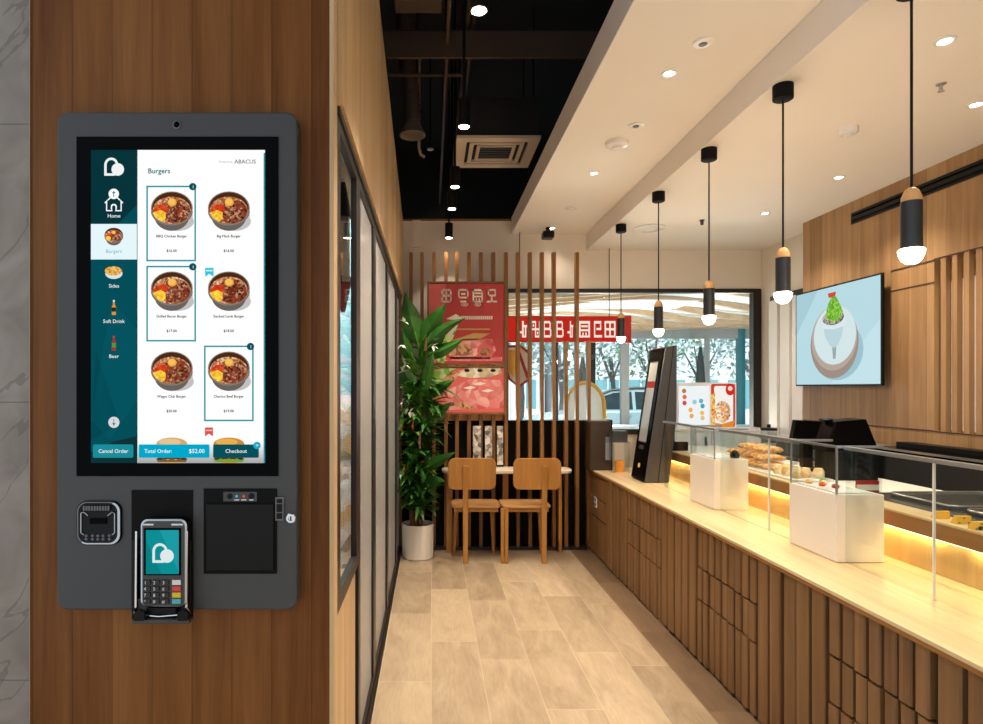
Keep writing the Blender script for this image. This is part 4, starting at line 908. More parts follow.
for px in (520, 610): k.cyl((kx(px, YG), YG+.025, kz(316, YG)), (kx(px, YG), YG+.025, ZL), .004, M_BLACK, 8)
k.build('hanger', sg)
# shield shaped window sticker
k = thing('window_sticker', 'red outlined shield sticker with a yellow middle on the back window left of the sign', 'sticker', (kx(509, 5.97), 5.97, kz(384, 5.97))); q = MB()
def stp(p, m, n=0): q.poly([(kx(x, 5.975), 5.975-.0006*n, kz(y, 5.975)) for x, y in p], m)
YW = 5.975
shape = [(506.5, 345), (521, 345), (530, 352), (530, 380), (519, 388), (509, 380), (506.5, 372)]
cxx, cyy = 517, 366
q.prism([(kx(x, YW), kz(y, YW)) for x, y in shape], 'Y', YW, YW+.003, M_WRED)
stp([(cxx+(x-cxx)*.84, cyy+(y-cyy)*.88) for x, y in shape], M_CREAM, 1); stp([(508.5, 350), (515, 350), (516.5, 366), (514, 378), (509, 372)], plain('sticker_yellow', '#eeb02c', .5), 2)
stp([(515, 346), (518, 346), (529, 376), (526.5, 379)], M_WRED, 2); q.build('film', k)

# ------------------------------------------------------------------ table and two chairs
tb = thing('bar_table', 'narrow pale wooden table with rounded ends in front of the slats', 'table', (.66, 5.5, 0))
k = MB(); pr = []
xa, xb = kx(442, 5.5), kx(574, 5.5)
for a in range(-90, 91, 15): pr.append((xb-.10+.10*math.cos(math.radians(a)), 5.605+.115*math.sin(math.radians(a))))
for a in range(90, 271, 15): pr.append((xa+.10+.10*math.cos(math.radians(a)), 5.605+.115*math.sin(math.radians(a))))
k.prism(pr, 'Z', .735, .775, W_TABLE); k.build('tabletop', tb, bevel=.014, seg=3)
for px, w in ((449.5, .028), (505.5, .024), (560, .014)):
    x = kx(px, 5.66); MB().box(x-w, x+w, 5.645, 5.695, 0, .735, W_CHAIR).build('leg', tb)
def chair(xc, yc, lb, post, inner, so):
    t = thing('dining_chair', lb, 'chair', (xc, yc, 0), 'wooden chairs at the narrow table')
    k = MB(); pts = rrect(-.203, .203, .635, .905, .055, 6); n = len(pts)
    def by(u, z, o): return (xc+u, yc-.215+o-.07*(z-.635), z)
    k.add([by(u, z, -.010) for u, z in pts]+[by(u, z, .010) for u, z in pts], [list(range(n)), list(range(n, 2*n))[::-1]]+[[i, (i+1) % n, n+(i+1) % n, n+i] for i in range(n)], W_CHAIR); k.build('backrest', t, bevel=.004)
    xs_ = xc+so
    k = MB(); k.prism([(xs_+a, yc+b) for a, b in rrect(-.212, .212, -.19, .14, .05)], 'Z', .470, .492, W_SEAT); k.build('seat', t, bevel=.006, seg=3)
    k = MB(); k.box(xs_-.19, xs_+.19, yc-.17, yc-.15, .435, .470, W_CHAIR); k.box(xs_-.19, xs_+.19, yc+.09, yc+.11, .435, .470, W_CHAIR); k.build('apron', t)
    y = yc-.195; x = xc+post
    def q(x, y, z, a, b): return [(x-a, y-b, z), (x+a, y-b, z), (x+a, y+b, z), (x-a, y+b, z)]
    k = MB(); k.loft([q(x, y, 0, .02, .018), q(x, y, .47, .022, .017), q(x, y-.052, .84, .024, .012)], W_CHAIR, False); k.build('leg', t, bevel=.003)
    x = xc+inner
    k = MB(); k.loft([q(x, y, 0, .014, .017), q(x, y, .47, .016, .018)], W_CHAIR, False); k.build('leg', t, bevel=.003)
    for dx in (-.16, .16):
        x = xs_+dx
        k = MB(); k.loft([q(x+dx*.12, yc+.13, 0, .012, .012), q(x, yc+.10, .468, .02, .018)], W_CHAIR, False); k.build('leg', t, bevel=.003)
    return t
chair(kx(472, 5.27), 5.49, 'wooden chair nearer the potted plant, seen from behind at the narrow table', -.055, .262, .039)
chair(kx(537, 5.27), 5.49, 'wooden chair nearer the counter, seen from behind at the narrow table', .064, -.258, -.082)

# ------------------------------------------------------------------ potted plant
PX, PY = -.118, 5.50
pp = thing('potted_plant', 'tall leafy green plant in a round white pot by the glazed wall', 'plant', (PX, PY, 0))
k = MB(); k.lathe([(.0, 0), (.130, 0), (.137, .006), (.142, .29), (.142, .30), (.132, .30), (.130, .265), (0, .265)], (PX, PY, 0), M_POT, 36); k.build('pot', pp)
k = MB(); k.lathe([(.1295, .266), (.10, .272), (0, .275)], (PX, PY, 0), M_SOIL, 24); k.build('soil', pp)
def leaf(mb, base, d, ln, wd, droop, m, n=7, fold=.18, shape=.5):
    """a leaf: pointed strip bending downwards, folded along its midrib"""
    d = Vector(d).normalized(); p = Vector(base); pts = []
    side = d.cross(Vector((0, 0, 1)));
    if side.length < .05: side = Vector((1, 0, 0))
    side.normalize(); cur = d.copy()
    for i in range(n+1):
        t = i/n; w = wd*(math.sin(PI*min(1, t**shape*.98+.02)))*.5+.002
        up = side.cross(cur).normalized()
        pts.append((p-side*w+up*w*fold*2, p.copy(), p+side*w+up*w*fold*2))
        p = p+cur*ln/n; cur = (cur+Vector((0, 0, -droop/n))).normalized()
    vs = [q for r in pts for q in r]; fs = []
    for i in range(n):
        for j in (0, 1): fs.append((i*3+j, i*3+j+1, i*3+4+j, i*3+3+j))
    mb.add(vs, fs, m, True)
rnd = random.Random(5)
k = MB(); stems = [((PX-.02, PY, .27), (PX-.06, PY+.02, 1.15), (PX-.03, PY, 1.72)), ((PX+.04, PY-.02, .27), (PX+.07, PY-.03, .9), (PX+.10, PY-.02, 1.45)), ((PX+.0, PY+.05, .27), (PX+.02, PY+.04, 1.1), (PX+.03, PY+.02, 1.85)), ((PX-.05, PY-.03, .27), (PX-.08, PY-.05, .7), (PX-.09, PY-.06, 1.2))]
for s in stems: k.tube(s, [.016, .013, .009], M_STEM, 8)
k.build('stem', pp)
def spine(s, t):
    a, b, c_ = [Vector(q) for q in s]
    return a.lerp(b, t*2) if t < .5 else b.lerp(c_, t*2-1)
k = MB(); k2 = MB()
def okdir(a): return Vector((math.cos(a), math.sin(a), 0))
for i in range(340):
    s = stems[i % 4]; t = rnd.uniform(.10, 1.0); b = spine(s, t); a = rnd.uniform(0, 2*PI); d = okdir(a); d.z = rnd.uniform(.15, 1.3)
    ln = rnd.uniform(.18, .40); 
    if d.x < 0 and b.x+d.normalized().x*ln < -.27: ln = max(.06, (b.x+.265)/max(.05, -d.normalized().x))
    if b.y+d.normalized().y*ln > 5.64: d.y = -abs(d.y)
    ln = min(ln, .40)
    if .3 < b.z < 1.05:
        e = d.normalized()
        if e.x > 0 and b.x+e.x*ln > .055 and b.y+e.y*ln > 5.15: ln = max(.08, (.055-b.x)/max(.2, e.x)) if b.x < .04 else .03
    leaf(k2 if i % 4 == 0 else k, b, d, ln, rnd.uniform(.035, .075), rnd.uniform(.5, 1.7), M_LEAFL if i % 4 == 0 else M_LEAFD, 6, .2, .7)
k.build('foliage', pp); k2.build('fresh_foliage', pp, label='fresher light green leaves')
k = MB()   # broad banana like leaves on top
top = Vector((PX+.03, PY+.02, 1.80))
for pts_, w in (((at(418, 345, 5.45), at(410, 320, 5.40), at(405, 292, 5.37)), .20), ((at(420, 345, 5.45), at(433, 322, 5.35), at(446, 303, 5.30)), .17), ((at(421, 350, 5.45), at(437, 342, 5.35), at(447, 322, 5.25)), .16),
                ((at(414, 360, 5.45), at(404, 352, 5.35), at(402, 330, 5.33)), .12), ((at(420, 400, 5.35), at(430, 372, 5.25), at(433, 350, 5.25)), .10), ((at(418, 395, 5.45), at(404, 378, 5.40), at(402, 358, 5.35)), .14), ((at(424, 356, 5.40), at(444, 352, 5.30), at(464, 338, 5.20)), .12), ((at(422, 352, 5.4), at(440, 326, 5.25), at(466, 318, 5.15)), .11), ((at(420, 470, 5.40), at(438, 462, 5.2), at(456, 452, 4.98)), .10), ((at(420, 490, 5.4), at(434, 478, 5.2), at(445, 482, 5.02)), .10), ((at(425, 400, 5.45), at(442, 385, 5.35), at(455, 380, 5.30)), .10), ((at(420, 430, 5.45), at(440, 412, 5.35), at(452, 402, 5.30)), .11)):
    a, b, c_ = pts_; n = 9; vs = []; fs = []
    for i in range(n+1):
        t = i/n; p = a*(1-t)**2+b*2*t*(1-t)+c_*t*t; dd = ((b-a)*(1-t)+(c_-b)*t).normalized(); side = dd.cross(Vector((0, -1, .2))).normalized()
        ww = w*.5*(math.sin(PI*(t**.75))*.95+.02); off = Vector((0, .02+ww*.25, 0))
        vs += [p-side*ww+off, p, p+side*ww+off]
    for i in range(n):
        for j in (0, 1): fs.append((i*3+j, i*3+j+1, i*3+4+j, i*3+3+j))
    k.add(vs, fs, M_LEAFD, True); k.tube([tuple(Vector((PX+.02, PY, a.z-.15))), tuple(a), tuple(a*.75+c_*.25-Vector((0, .006, 0)))], .006, M_LEAFL, 6)
k.build('broad_leaves', pp)
k = MB()
for px, py in ((404, 322), (402, 345), (405, 365), (403, 372), (404, 402), (407, 408), (410, 412), (400, 410), (433, 346), (414, 414)):
    b = at(px, py, 5.30); 
    for q in range(3): leaf(k, b, (rnd.uniform(-1, 1), -.3, rnd.uniform(-1, 1)), .055, .03, .2, M_PETAL, 4)
k.build('blossom', pp, label='small white petals among the leaves')
k = MB()
for px, py, s in ((420, 440, .17), (426, 345, .16), (404, 470, .07), (402, 428, .08), (413, 425, .08)):
    b = at(px, py, 5.30); k.tube([b-Vector((0, 0, s*.5)), b-Vector((.006, 0, s*.1)), b+Vector((.004, 0, s*.5))], [.004, .014 if s > .1 else .01, .003], M_ORANGE if s < .1 else M_STEM, 8)
k.build('bract', pp, label='orange and brown sheaths among the leaves')

# ------------------------------------------------------------------ pendant lamps
M_CAPW = wood('pendant_wood', '#b98650', '#d8ab72', 'Z', 'X', fine=80)
M_PBODY = plain('pendant_black', '#202226', .45)
plabs = ['pendant lamp farthest along the counter, hanging in front of the red sign', 'second pendant lamp from the far end of the counter', 'middle pendant lamp of the row of five over the counter', 'pendant lamp just left of the wall screen', 'nearest and largest pendant lamp, hanging over the nearer glass panels']
ppx = [(621, 337, 0), (658.5, 329.5, 0), (709, 316, 0), (783, 292.5, 0), (911.5, 249, 0)]
PXX = 1.555
for (px, yb, yt), lb in zip(ppx, plabs):
    Y = YatX(px, PXX); zb = kz(yb, Y); 
    t = thing('pendant_lamp', lb, 'pendant lamp', (PXX, Y, zb), 'black pendant lamps over the counter')
    k = MB(); k.lathe([(.0, 0), (.042, 0), (.042, -.062), (.036, -.066), (0, -.066)], (PXX, Y, ZR), M_BLACKM, 24); k.build('ceiling_rose', t)
    k = MB(); k.cyl((PXX, Y, zb+.18), (PXX, Y, ZR-.06), .0042, M_BLACK, 8); k.build('cord', t)
    k = MB(); k.lathe([(.029, .152), (.028, .168), (.019, .190), (.010, .198), (0, .2)], (PXX, Y, zb), M_CAPW, 24); k.build('cap', t)
    k = MB(); k.lathe([(.026, .0), (.030, 0), (.030, .153), (0, .153)], (PXX, Y, zb), M_PBODY, 24); k.build('body', t)
    k = MB(); k.lathe([(0, -.050), (.016, -.047), (.028, -.035), (.0355, -.016), (.037, -.004), (.031, .001), (0, .001)], (PXX, Y, zb), M_BULB, 24); k.build('bulb', t)
    lamp('pendant_bulb_lamp', 'POINT', (PXX, Y, zb-.07), 9, '#ffe6c4', .04, parent=t)

# ------------------------------------------------------------------ ceiling fittings
def zc(px): return ZL
LIGHTS = []
def downlight(x, y, z, lb, power, warm='#fff0dc', spot=115):
    t = thing('downlight', lb, 'ceiling light', (x, y, z), 'recessed ceiling downlights')
    k = MB(); k.lathe([(.036, 0), (.036, -.005), (.026, -.006), (.022, -.001), (0, -.001)], (x, y, z), M_WHITE, 24); k.build('trim_ring', t)
    k = MB(); k.lathe([(.021, -.0015), (.016, -.004), (0, -.005)], (x, y, z), M_DL, 20); k.build('lens', t)
    lamp('downlight_lamp', 'SPOT', (x, y, z-.02), power, warm, .03, spot, .8, parent=t)
def onceil(px, py, z): Y = F*(z-CH)/(VY-py); return ((px-VX)*Y/F, Y)
for px, py, z, lb in ((669, 73, ZL, 'bright downlight nearest the viewer in the left white ceiling strip'), (594, 173, ZL, 'downlight in the left white ceiling strip beyond the smoke detector'), (552, 228, ZL, 'farthest downlight in the left white ceiling strip by the back wall'),
                      (945, 40.5, ZR, 'downlight at the upper right, left of the sprinkler'), (976, 104, ZR, 'downlight at the right edge near the air slot'), (839, 177, ZR, 'downlight between the two nearest pendants below the ceiling detector'), (765, 213, ZR, 'downlight in the lower ceiling near the wooden wall end')):
    x, y = onceil(px, py, z); downlight(x, y, z, lb, (18 if py > 220 else 36) if z == ZL else 66)
for x, y, z, in ((1.15, 1.2, ZL), (1.15, -.3, ZL), (1.15, -1.6, ZL), (2.4, .9, ZR), (2.4, -.6, ZR)):  # unseen lamps added behind the viewpoint as front light
    t = 'unseen lamp without a fixture, added to light the front of the shop'
    lamp('downlight_lamp', 'SPOT', (x, y, z-.02), 36 if z == ZL else 60, '#fff0dc', .03, 115, .8)
def disc(name, px, py, z, r, h, m, lb, cat, m2=None):
    x, y = onceil(px, py, z); t = thing(name, lb, cat, (x, y, z))
    k = MB(); k.lathe([(0, 0), (r, 0), (r, -h*.7), (r*.8, -h), (0, -h)], (x, y, z), m, 28); k.build('body', t)
    k = MB(); k.lathe([(0, -h), (r*.45, -h), (r*.4, -h*1.25), (0, -h*1.3)], (x, y, z), m2 or M_FASCIA, 20); k.build('grille', t)
disc('smoke_detector', 617, 142, ZL, .068, .032, M_WHITE, 'round white smoke detector in the left white ceiling strip', 'smoke detector')
disc('ceiling_speaker', 703, 42, ZL, .041, .010, M_WHITE, 'small round ceiling speaker with grey middle near the top of the photo', 'speaker', M_DARKG)
disc('occupancy_sensor', 636, 125, ZL, .042, .008, M_WHITE, 'small flat sensor with dark dots beside the smoke detector', 'sensor', M_DARKG)
disc('ceiling_detector', 848, 128, ZR, .046, .036, M_WHITE, 'white dome detector on the lower ceiling between the two nearest pendants', 'smoke detector')
disc('ceiling_plate', 649, 228, ZR, .13, .012, M_WHITE, 'wide flat white round plate on the lower ceiling near the back wall', 'ceiling plate')
disc('flush_sensor', 571, 208, ZL, .05, .006, M_WHITE, 'flat white disc in the left ceiling strip between the two farther downlights', 'sensor')
x, y = onceil(941, 84, ZR); t = thing('ceiling_sprinkler', 'small metal sprinkler head on the ceiling right of the nearest pendant', 'sprinkler', (x, y, ZR))
k = MB(); k.lathe([(.020, 0), (.018, -.004), (.006, -.006), (.005, -.022), (0, -.022)], (x, y, ZR), M_STEEL, 16); k.build('body', t)
k = MB(); k.lathe([(.013, -.032), (.013, -.034), (0, -.034)], (x, y, ZR), M_STEEL, 12); k.tube([(x-.006, y, ZR-.02), (x-.008, y, ZR-.033)], .002, M_STEEL, 6); k.tube([(x+.006, y, ZR-.02), (x+.008, y, ZR-.033)], .002, M_STEEL, 6); k.build('deflector', t)
x, y = onceil(702, 220, ZR); t = thing('ceiling_hook', 'tiny dark nozzle on the lower ceiling near the wooden wall end', 'nozzle', (x, y, ZR)); k = MB(); k.lathe([(.02, 0), (.014, -.015), (.012, -.04), (0, -.042)], (x, y, ZR), M_DARKG, 12); k.build('body', t)
x, y = kx(548, 5.75), 5.75; t = thing('ceiling_camera', 'small black camera on the end of the left white ceiling strip', 'camera', (x, y, ZL))
k = MB(); k.cyl((x, y, ZL), (x, y, ZL-.04), .02, M_BLACK, 14); k.build('mount', t)
k = MB(); k.box(x-.052, x+.052, y-.05, y+.06, ZL-.105, ZL-.04, M_BLACK); k.build('body', t, bevel=.012, seg=3)

# ------------------------------------------------------------------ open black ceiling on the left
zs = 2.905; tx0 = .17
for (py, Y), lb in zip(((11, 2.31), (127, 3.32), (187, 4.31), (209, 4.84), (238, 5.72)), ('bright track spot at the top of the photo in the black ceiling', 'track spot beside the square air conditioner', 'track spot just beyond the square air conditioner', 'second farthest track spot in the black ceiling', 'farthest black track spot, hanging against the beige back wall')):
    px = {11: 479, 127: 464, 187: 455, 209: 452, 238: 449}[py]; x = kx(px, Y); z = kz(py, Y)
    t = thing('track_spot', lb, 'spotlight', (x, Y, z), 'black spotlights in the open ceiling')
    k = MB(); k.lathe([(.030, .0), (.036, 0), (.036, .135), (.02, .14), (0, .14)], (x, Y, z), M_BLACK, 20); k.build('body', t)
    k = MB(); k.cyl((x, Y, z+.14), (x, Y, 4.25), .008, M_BLACK, 8); k.build('rod', t)
    k = MB(); k.lathe([(.0302, .001), (.024, -.003), (0, -.004)], (x, Y, z), M_DL, 18); k.build('lens', t)
    lamp('track_spot_lamp', 'SPOT', (x, Y, z-.02), 26 if Y > 5 else 95, '#fff0dc', .03, 95, .7, parent=t)
ac = thing('ceiling_cassette', 'square air conditioning cassette with concentric frames in the black ceiling', 'air conditioner', (.485, 4.72, 3.285))
za = 3.285; M_CAS = plain('cassette_beige', '#b8aa97', .5)
def sqring(mb, a, b, z0, z1, m):
    cx, cy = .485, 4.72
    mb.box(cx-a, cx+a, cy-a, cy-b, z0, z1, m); mb.box(cx-a, cx+a, cy+b, cy+a, z0, z1, m); mb.box(cx-a, cx-b, cy-b, cy+b, z0, z1, m); mb.box(cx+b, cx+a, cy-b, cy+b, z0, z1, m)
k = MB(); sqring(k, .30, .225, za, za+.02, M_CAS); k.build('outer_frame', ac)
k = MB(); sqring(k, .20, .17, za+.002, za+.02, M_CAS); k.build('vane', ac)
k = MB(); sqring(k, .145, .12, za+.002, za+.02, M_CAS); k.build('inner_frame', ac)
k = MB(); k.box(.485-.12, .485+.12, 4.6, 4.84, za+.008, za+.02, M_DARKG)
for i in range(5): k.box(.485-.12, .485+.12, 4.615+.045*i, 4.625+.045*i, za+.003, za+.008, M_BLACK)
k.build('grille', ac)
k = MB(); k.box(.205, .765, 4.44, 5.0, za+.02, za+.30, M_VOID); k.build('housing', ac)
k = MB()
for a in (.23, .74):
    for b in (4.48, 4.96): k.cyl((a, b, za+.3), (a, b, 4.25), .006, M_BLACK, 6)
k.build('hanger', ac)
t = thing('ceiling_beam', 'brown beam crossing the open black ceiling', 'beam', (.4, 3.85, 3.53)); k = MB(); k.box(-.42, 1.6, 3.8, 3.82, 3.53, 3.69, M_BEAM); k.build('web', t); k = MB(); k.box(-.42, 1.6, 3.8, 3.9, 3.69, 3.70, M_VOID); k.build('flange', t)
t = thing('flexible_duct', 'dark flexible duct ending in a round diffuser in the black ceiling', 'duct', (-.14, 4.6, 3.38))
k = MB(); dp_ = [Vector((-.19, 4.45, 4.25)), Vector((-.18, 4.5, 3.95)), Vector((-.15, 4.58, 3.7)), Vector((-.14, 4.6, 3.48))]; pts = []
for i in range(3):
    for j in range(10): pts.append(dp_[i].lerp(dp_[i+1], j/10))
k.tube(pts+[dp_[3]], [.062+.005*(i % 2) for i in range(31)], plain('duct_dark', '#33271f', .7), 14); k.build('hose', t)
k = MB(); k.lathe([(.05, .12), (.06, .09), (.095, .02), (.10, 0), (.085, -.006), (.05, .02), (0, .02)], (-.14, 4.6, 3.375), plain('diffuser', '#5d5348', .5), 24); k.build('diffuser', t)
k0 = 0
for (x, z, r, lb) in ((.10, 3.62, .012, 'thin conduit running along the black ceiling, left of three'), (.225, 3.75, .014, 'thin conduit running along the black ceiling, middle of three'), (.262, 3.75, .012, 'thin conduit running along the black ceiling, right of three')):
    t = thing('conduit', lb, 'pipe', (x, 4, z), 'conduits in the open ceiling'); k = MB(); k.tube([(x, 1.9, z), (x, 7.1, z)], r, plain('conduit_%d' % (k0), '#4a3a2c', .5), 10); k.build('tube', t); k0 += 1
    k = MB()
    for y in (2.6, 3.4, 4.2, 5.4): k.box(x-.004, x+.004, y, y+.02, z+r, 4.25, M_BLACK)
    k.build('strap', t)
t = thing('cross_pipe', 'thin brown pipe crossing the black ceiling beyond the beam', 'pipe', (0, 4.4, 3.65)); k = MB(); k.tube([(-.42, 4.25, 3.65), (.24, 4.25, 3.65)], .014, M_BEAM, 10); k.build('tube', t); k = MB(); k.box(-.1, -.09, 4.24, 4.26, 3.664, 4.25, M_BLACK); k.build('strap', t)
t = thing('junction_box', 'dark brown box hanging in the upper left corner of the black ceiling', 'box', (0, 3.3, 3.7)); k = MB(); k.box(-.2, .06, 3.25, 3.5, 3.62, 3.95, M_BEAM); k.build('case', t); k = MB(); k.cyl((-.07, 3.37, 3.95), (-.07, 3.37, 4.25), .01, M_BLACK, 8); k.build('rod', t)
t = thing('void_sprinkler', 'small bright bent pipe end below the duct in the black ceiling', 'sprinkler', (-.1, 4.9, 3.3)); k = MB(); k.tube([(-.095, 4.9, 4.25), (-.095, 4.9, 3.40), (-.08, 4.9, 3.345), (-.05, 4.9, 3.33)], .012, plain('pipe_pale', '#b8a58c', .4), 10); k.build('pipe', t); k = MB(); k.lathe([(.026, 0), (.026, .01), (0, .012)], (-.005+kx(430, 4.9)-kx(430, 4.9), 4.9, 3.385), M_STEEL, 14); k.cyl((-.005, 4.9, 3.39), (-.005, 4.9, 4.25), .006, M_BLACK, 6); k.build('rosette', t)

# ------------------------------------------------------------------ outside the back window
g = MB(); g.box(-14, 26, 6.3, 60, -.12, -.06, plain('paving_outside', '#cfd3d2', .8, noise=.1, scale=4)); g.build('ground_outside', kind='structure')
# slatted canopy over the terrace
cz0 = 2.72
t = thing('terrace_canopy', 'pale canopy with wavy brown slats over the terrace outside the back window', 'canopy', (2.5, 9.5, cz0))
k = MB(); k.box(-3, 9, 6.2, 13.2, cz0+.10, cz0+.18, M_OUTW); k.build('soffit', t)
M_CSL = wood('canopy_slat', '#8f765c', '#c2a888', 'X', 'Y', fine=40)
k = MB(); y = 6.45
while y < 13.1:
    pts = [(x, y+.8*math.sin((x-1.0)*.8+y*.35), cz0+.05+.05*math.sin(x*1.3+y)) for x in [-3+.5*i for i in range(25)]]
    pts = [(x, min(13.15, max(6.3, yy)), z) for x, yy, z in pts]
    k.loft([[(x, yy-.04, z-.05), (x, yy+.04, z-.05), (x, yy+.04, z+.05), (x, yy-.04, z+.05)] for x, yy, z in pts], M_CSL, False); y += .62
k.build('slats', t)
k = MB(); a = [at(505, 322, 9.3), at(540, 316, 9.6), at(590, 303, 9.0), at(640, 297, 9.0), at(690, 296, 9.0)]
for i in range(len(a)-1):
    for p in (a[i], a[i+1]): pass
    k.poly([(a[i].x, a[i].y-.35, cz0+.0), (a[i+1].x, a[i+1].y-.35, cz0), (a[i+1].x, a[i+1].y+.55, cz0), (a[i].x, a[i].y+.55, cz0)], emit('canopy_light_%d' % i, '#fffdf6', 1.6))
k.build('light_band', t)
for x in (.5, 2.5, 4.5):  # unseen fill lights added to brighten the canopy underside
    lamp('canopy_fill', 'POINT', (x, 9.5, .9), 170, '#fff2e0', .2)
# outer glazing mullions
YO = 13.3
f = MB(); M_MUL = plain('mullion_grey', '#8b8d8c', .5)
for px, w, m in ((513, .05, M_OUTW), (592.5, .05, M_BLACK), (624.5, .085, M_MUL), (707, .035, M_MUL), (740.5, .075, M_TEAL), (556, .04, M_BLACK)):
    x = kx(px, YO); f.box(x-w, x+w, YO-.06, YO+.06, -.06, cz0+.2, m)
f.box(-3, 9, YO-.05, YO+.05, cz0-.16, cz0+.2, M_MUL)
f.build('window_4', kind='structure')
# closed parasols on the terrace
M_PAR = plain('parasol_dark', '#16282c', .8)
for px, yb, yt, Y, lb in ((582.5, 386, 355, 11.5, 'closed dark parasol outside, behind the slats and left of the car'), (700.5, 384, 345, 11.8, 'closed dark parasol outside, right of the countertop kiosk')):
    x = kx(px, Y); zt = kz(yt, Y); zb = kz(yb, Y)
    t = thing('closed_parasol', lb, 'parasol', (x, Y, -.06), 'closed parasols on the terrace')
    k = MB(); k.lathe([(.012, zt+.06), (.03, zt-.08), (.065, (zt+zb)/2), (.085, zb+.06), (.06, zb-.04), (0, zb-.04)], (x, Y, 0), M_PAR, 16); k.build('canopy', t)
    k = MB(); k.cyl((x, Y, -.02), (x, Y, zt+.05), .025, M_MUL, 10); k.build('pole', t)
    k = MB(); k.lathe([(0, 0), (.28, 0), (.26, .06), (0, .07)], (x, Y, -.06), M_BLACK, 20); k.build('base', t)
# arched chair outside with yellow rim
AY = 7.2
t = thing('arched_armchair', 'white arched armchair with a yellow rim standing outside behind the black half wall', 'chair', (kx(585, AY), AY, -.06))
k = MB(); ar = []
for i in range(15):
    a = PI*i/14; ar.append((kx(585, AY)+.22*math.cos(a)*(1 if i > 0 else 1), kz(406, AY)+.27*math.sin(a)))
ar2 = [(kx(585, AY)+.24, .95)]+ar+[(kx(585, AY)-.24, .95)]
k.prism(ar2, 'Y', AY, AY+.09, M_OUTW); k.build('backrest', t, bevel=.01)
k = MB(); k.tube([(p[0], AY-.01, p[1]) for p in ar2], .022, plain('rim_yellow', '#dba22e', .5), 8); k.build('rim', t)
k = MB(); k.box(kx(585, AY)-.27, kx(585, AY)+.27, AY-.45, AY, .72, .84, M_OUTW); k.build('seat', t, bevel=.02)
for dx in (-.22, .22):
    for dy in (-.4, .04): MB().cyl((kx(585, AY)+dx, AY+dy, -.06), (kx(585, AY)+dx, AY+dy, .95 if dy > 0 else .72), .018, M_BLACK, 8).build('leg', t)
# parked car facing left
CY = 15.2; cxl = kx(530, CY)
def carp(x, z): return (cxl+x, z)
car = thing('parked_car', 'pale silver-blue parked car outside, seen from its side through the back window', 'car', (cxl+2.1, CY+.85, -.06))
lower = [(.02, .30), (.0, .55), (.10, .78), (.9, .93), (1.25, .98), (3.75, 1.02), (4.2, .98), (4.32, .75), (4.3, .32), (3.85, .26)]
for c0 in (3.4, .85):
    lower += [(c0+.36*math.cos(math.radians(a)), .28+.36*math.sin(math.radians(a))) for a in range(0, 181, 20)]
lower += [(.4, .26)]
k = MB(); k.prism([carp(x, z-.06) for x, z in lower], 'Y', CY, CY+1.72, M_CARB); k.build('body', car, bevel=.04)
roof = [(1.15, .97), (1.75, 1.38), (2.05, 1.50), (2.7, 1.56), (3.4, 1.52), (3.95, 1.30), (4.15, 1.0)]
k = MB(); k.loft([[(cxl+x, CY+.05+(z-.97)*.28, z-.06) for x, z in roof], [(cxl+x, CY+1.67-(z-.97)*.28, z-.06) for x, z in roof]], M_CARB, False); k.build('cabin', car, bevel=.02)
def win(pts, nm):
    k = MB(); k.poly([(cxl+x, CY+.043+(z-.97)*.28, z-.06) for x, z in pts], M_CARG); k.poly([(cxl+x, CY+1.677-(z-.97)*.28, z-.06) for x, z in pts], M_CARG); k.build(nm, car)
win([(1.35, 1.03), (1.80, 1.34), (2.10, 1.44), (2.55, 1.47), (2.55, 1.03)], 'window'); win([(2.63, 1.03), (2.63, 1.47), (3.3, 1.44), (3.75, 1.28), (3.85, 1.05)], 'window')
k = MB(); k.tube([(cxl+x, CY+.03+(z-.97)*.28, z-.05) for x, z in roof[:6]], .03, M_DARKG, 8); k.build('roof_rail', car)
k = MB(); k.box(cxl+1.33, cxl+1.50, CY-.16, CY, .93, 1.08, M_BLACK); k.build('mirror', car, bevel=.03)
k = MB(); k.box(cxl+2.3, cxl+2.5, CY-.02, CY, .80, .83, M_STEEL); k.box(cxl+3.4, cxl+3.6, CY-.02, CY, .82, .85, M_STEEL); k.build('door_handle', car)
for c0 in (.85, 3.4):
    for yy in (CY+.0, CY+1.52):
        k = MB(); k.cyl((cxl+c0, yy, .25), (cxl+c0, yy+.2, .25), .31, M_TYRE, 24); w_ = k.build('wheel', car); q = MB(); q.cyl((cxl+c0, yy-.01, .25), (cxl+c0, yy+.21, .25), .19, M_STEEL, 16); q.build('rim', w_)
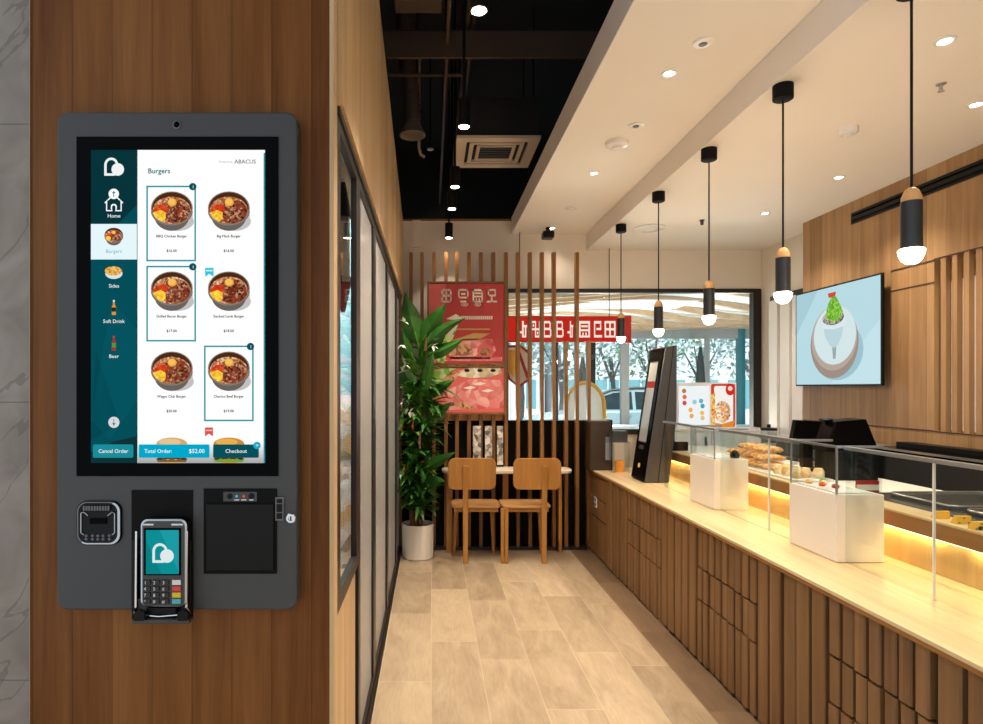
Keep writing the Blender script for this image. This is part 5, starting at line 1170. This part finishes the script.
# street trees
M_TLEAF = patch('tree_leaf_glare', ['#6f9099', '#a9c4c8', '#d6e4e6', '#587a66', '#7f9f6a', '#e6eef0'], 3.0, rough=.8)  # blue-white flecks put the overexposed daylight into the leaf colour
M_TRUNK = plain('tree_trunk', '#6d6a62', .9, noise=.2, scale=10)
rt = random.Random(11)
tl = ['leftmost street tree outside, seen between the slats', 'street tree outside behind the slats, left of the car roof', 'street tree outside above the middle of the car', 'street tree outside just right of the countertop kiosk', 'street tree outside above the white menu box', 'rightmost street tree outside by the teal window post']
for i, (px, Y, zt) in enumerate(((520, 21, 5.5), (560, 18.3, 5.0), (612, 21.5, 5.5), (652, 18.4, 5.2), (700, 21.2, 5.6), (752, 18.5, 5.0))):
    x = kx(px, Y); t = thing('street_tree', tl[i], 'tree', (x, Y, -.06), 'street trees outside')
    k = MB(); k.tube([(x, Y, -.06), (x+.08, Y, 1.2), (x-.05, Y, 2.6)], [.11, .09, .06], M_TRUNK, 8)
    for q in range(4): a = q*1.6+i; k.tube([(x, Y, 1.7), (x+.6*math.cos(a), Y+.6*math.sin(a), 2.9)], [.05, .02], M_TRUNK, 6)
    k.build('trunk', t)
    k = MB()
    for q in range(900):
        r = rt.random()**.4; th = rt.uniform(0, 2*PI); ph = math.acos(rt.uniform(-1, 1))
        p = Vector((x+1.2*r*math.sin(ph)*math.cos(th), Y+1.2*r*math.sin(ph)*math.sin(th), (1.55+zt)/2+.15+(zt-1.35)/2*r*math.cos(ph)))
        u = Vector((rt.gauss(0, 1), rt.gauss(0, 1), rt.gauss(0, 1))).normalized(); v_ = u.orthogonal().normalized(); s_ = rt.uniform(.07, .15)
        k.poly([p-u*s_, p-v_*s_*.5, p+u*s_, p+v_*s_*.5], M_TLEAF)
    k.build('crown', t)
# buildings over the road
M_BW = plain('building_white', '#dfe6e8', .8); M_BG = plain('building_glass', '#6fa6b0', .2)
for i, (a, b, h, lb) in enumerate(((-6, 5.5, 5.0, 'white building across the road with blue-green windows, behind the slats'), (6.0, 19, 4.4, 'white building across the road with blue-green windows, behind the menu box'))):
    t = thing('building', lb, 'building', ((a+b)/2, 33, -.06), 'buildings across the road')
    k = MB(); k.box(a, b, 30, 36, -.06, h, M_BW); k.build('wall', t)
    k = MB(); k.box(a-.1, b+.1, 29.9, 36.1, h, h+.2, M_MUL); k.build('roof', t)
    x = a+.4
    while x < b-1.2:
        k = MB(); k.box(x, x+1.1, 29.96, 30, .5, 1.9, M_BG); wn_ = k.build('window', t); q = MB(); q.box(x+.52, x+.58, 29.93, 29.96, .5, 1.9, M_OUTW); q.build('mullion', wn_); x += 1.6
# low fence at the edge of the terrace
t = thing('terrace_fence', 'low grey glazed fence at the far edge of the terrace outside', 'fence', (3.5, 13.0, -.06))
k = MB(); k.box(-3, 9, 12.9, 12.94, .12, .70, plain('fence_glass', '#9fb4b8', .2)); k.build('panel', t)
k = MB(); k.box(-3, 9, 12.88, 12.96, .70, .74, M_STEEL); k.box(-3, 9, 12.88, 12.96, -.06, .12, M_MUL); k.build('rail', t)

# ------------------------------------------------------------------ light, camera, view
w = bpy.data.worlds.new('world'); S.world = w; w.use_nodes = True
bg = w.node_tree.nodes['Background']; bg.inputs[0].default_value = (*lin('#e8f4ff'), 1); bg.inputs[1].default_value = 1.15
sun = bpy.data.lights.new('sun', 'SUN'); sun.energy = 4.5; sun.angle = .05; sun.color = (1, .97, .92)
so = bpy.data.objects.new('sun', sun); COL.objects.link(so); so.rotation_euler = (math.radians(38), 0, math.radians(15))
cam = bpy.data.cameras.new('camera'); cam.sensor_width = 36; cam.lens = F/983*36; cam.shift_x = (491.5-VX)/983; cam.shift_y = (VY-362)/983; cam.clip_start = .02
co = bpy.data.objects.new('camera', cam); COL.objects.link(co); co.location = (0, 0, CH); co.rotation_euler = (PI/2, 0, 0)
S.camera = co
vs = S.view_settings; vs.view_transform = 'Standard'; vs.look = 'None'; vs.exposure = 0.0; vs.gamma = 1.0; vs.use_curve_mapping = False
S.cycles.max_bounces = 10; S.cycles.diffuse_bounces = 5; S.cycles.transparent_max_bounces = 16; S.cycles.sample_clamp_indirect = 6; S.cycles.use_denoising = True
S.cycles.caustics_reflective = False; S.cycles.caustics_refractive = False
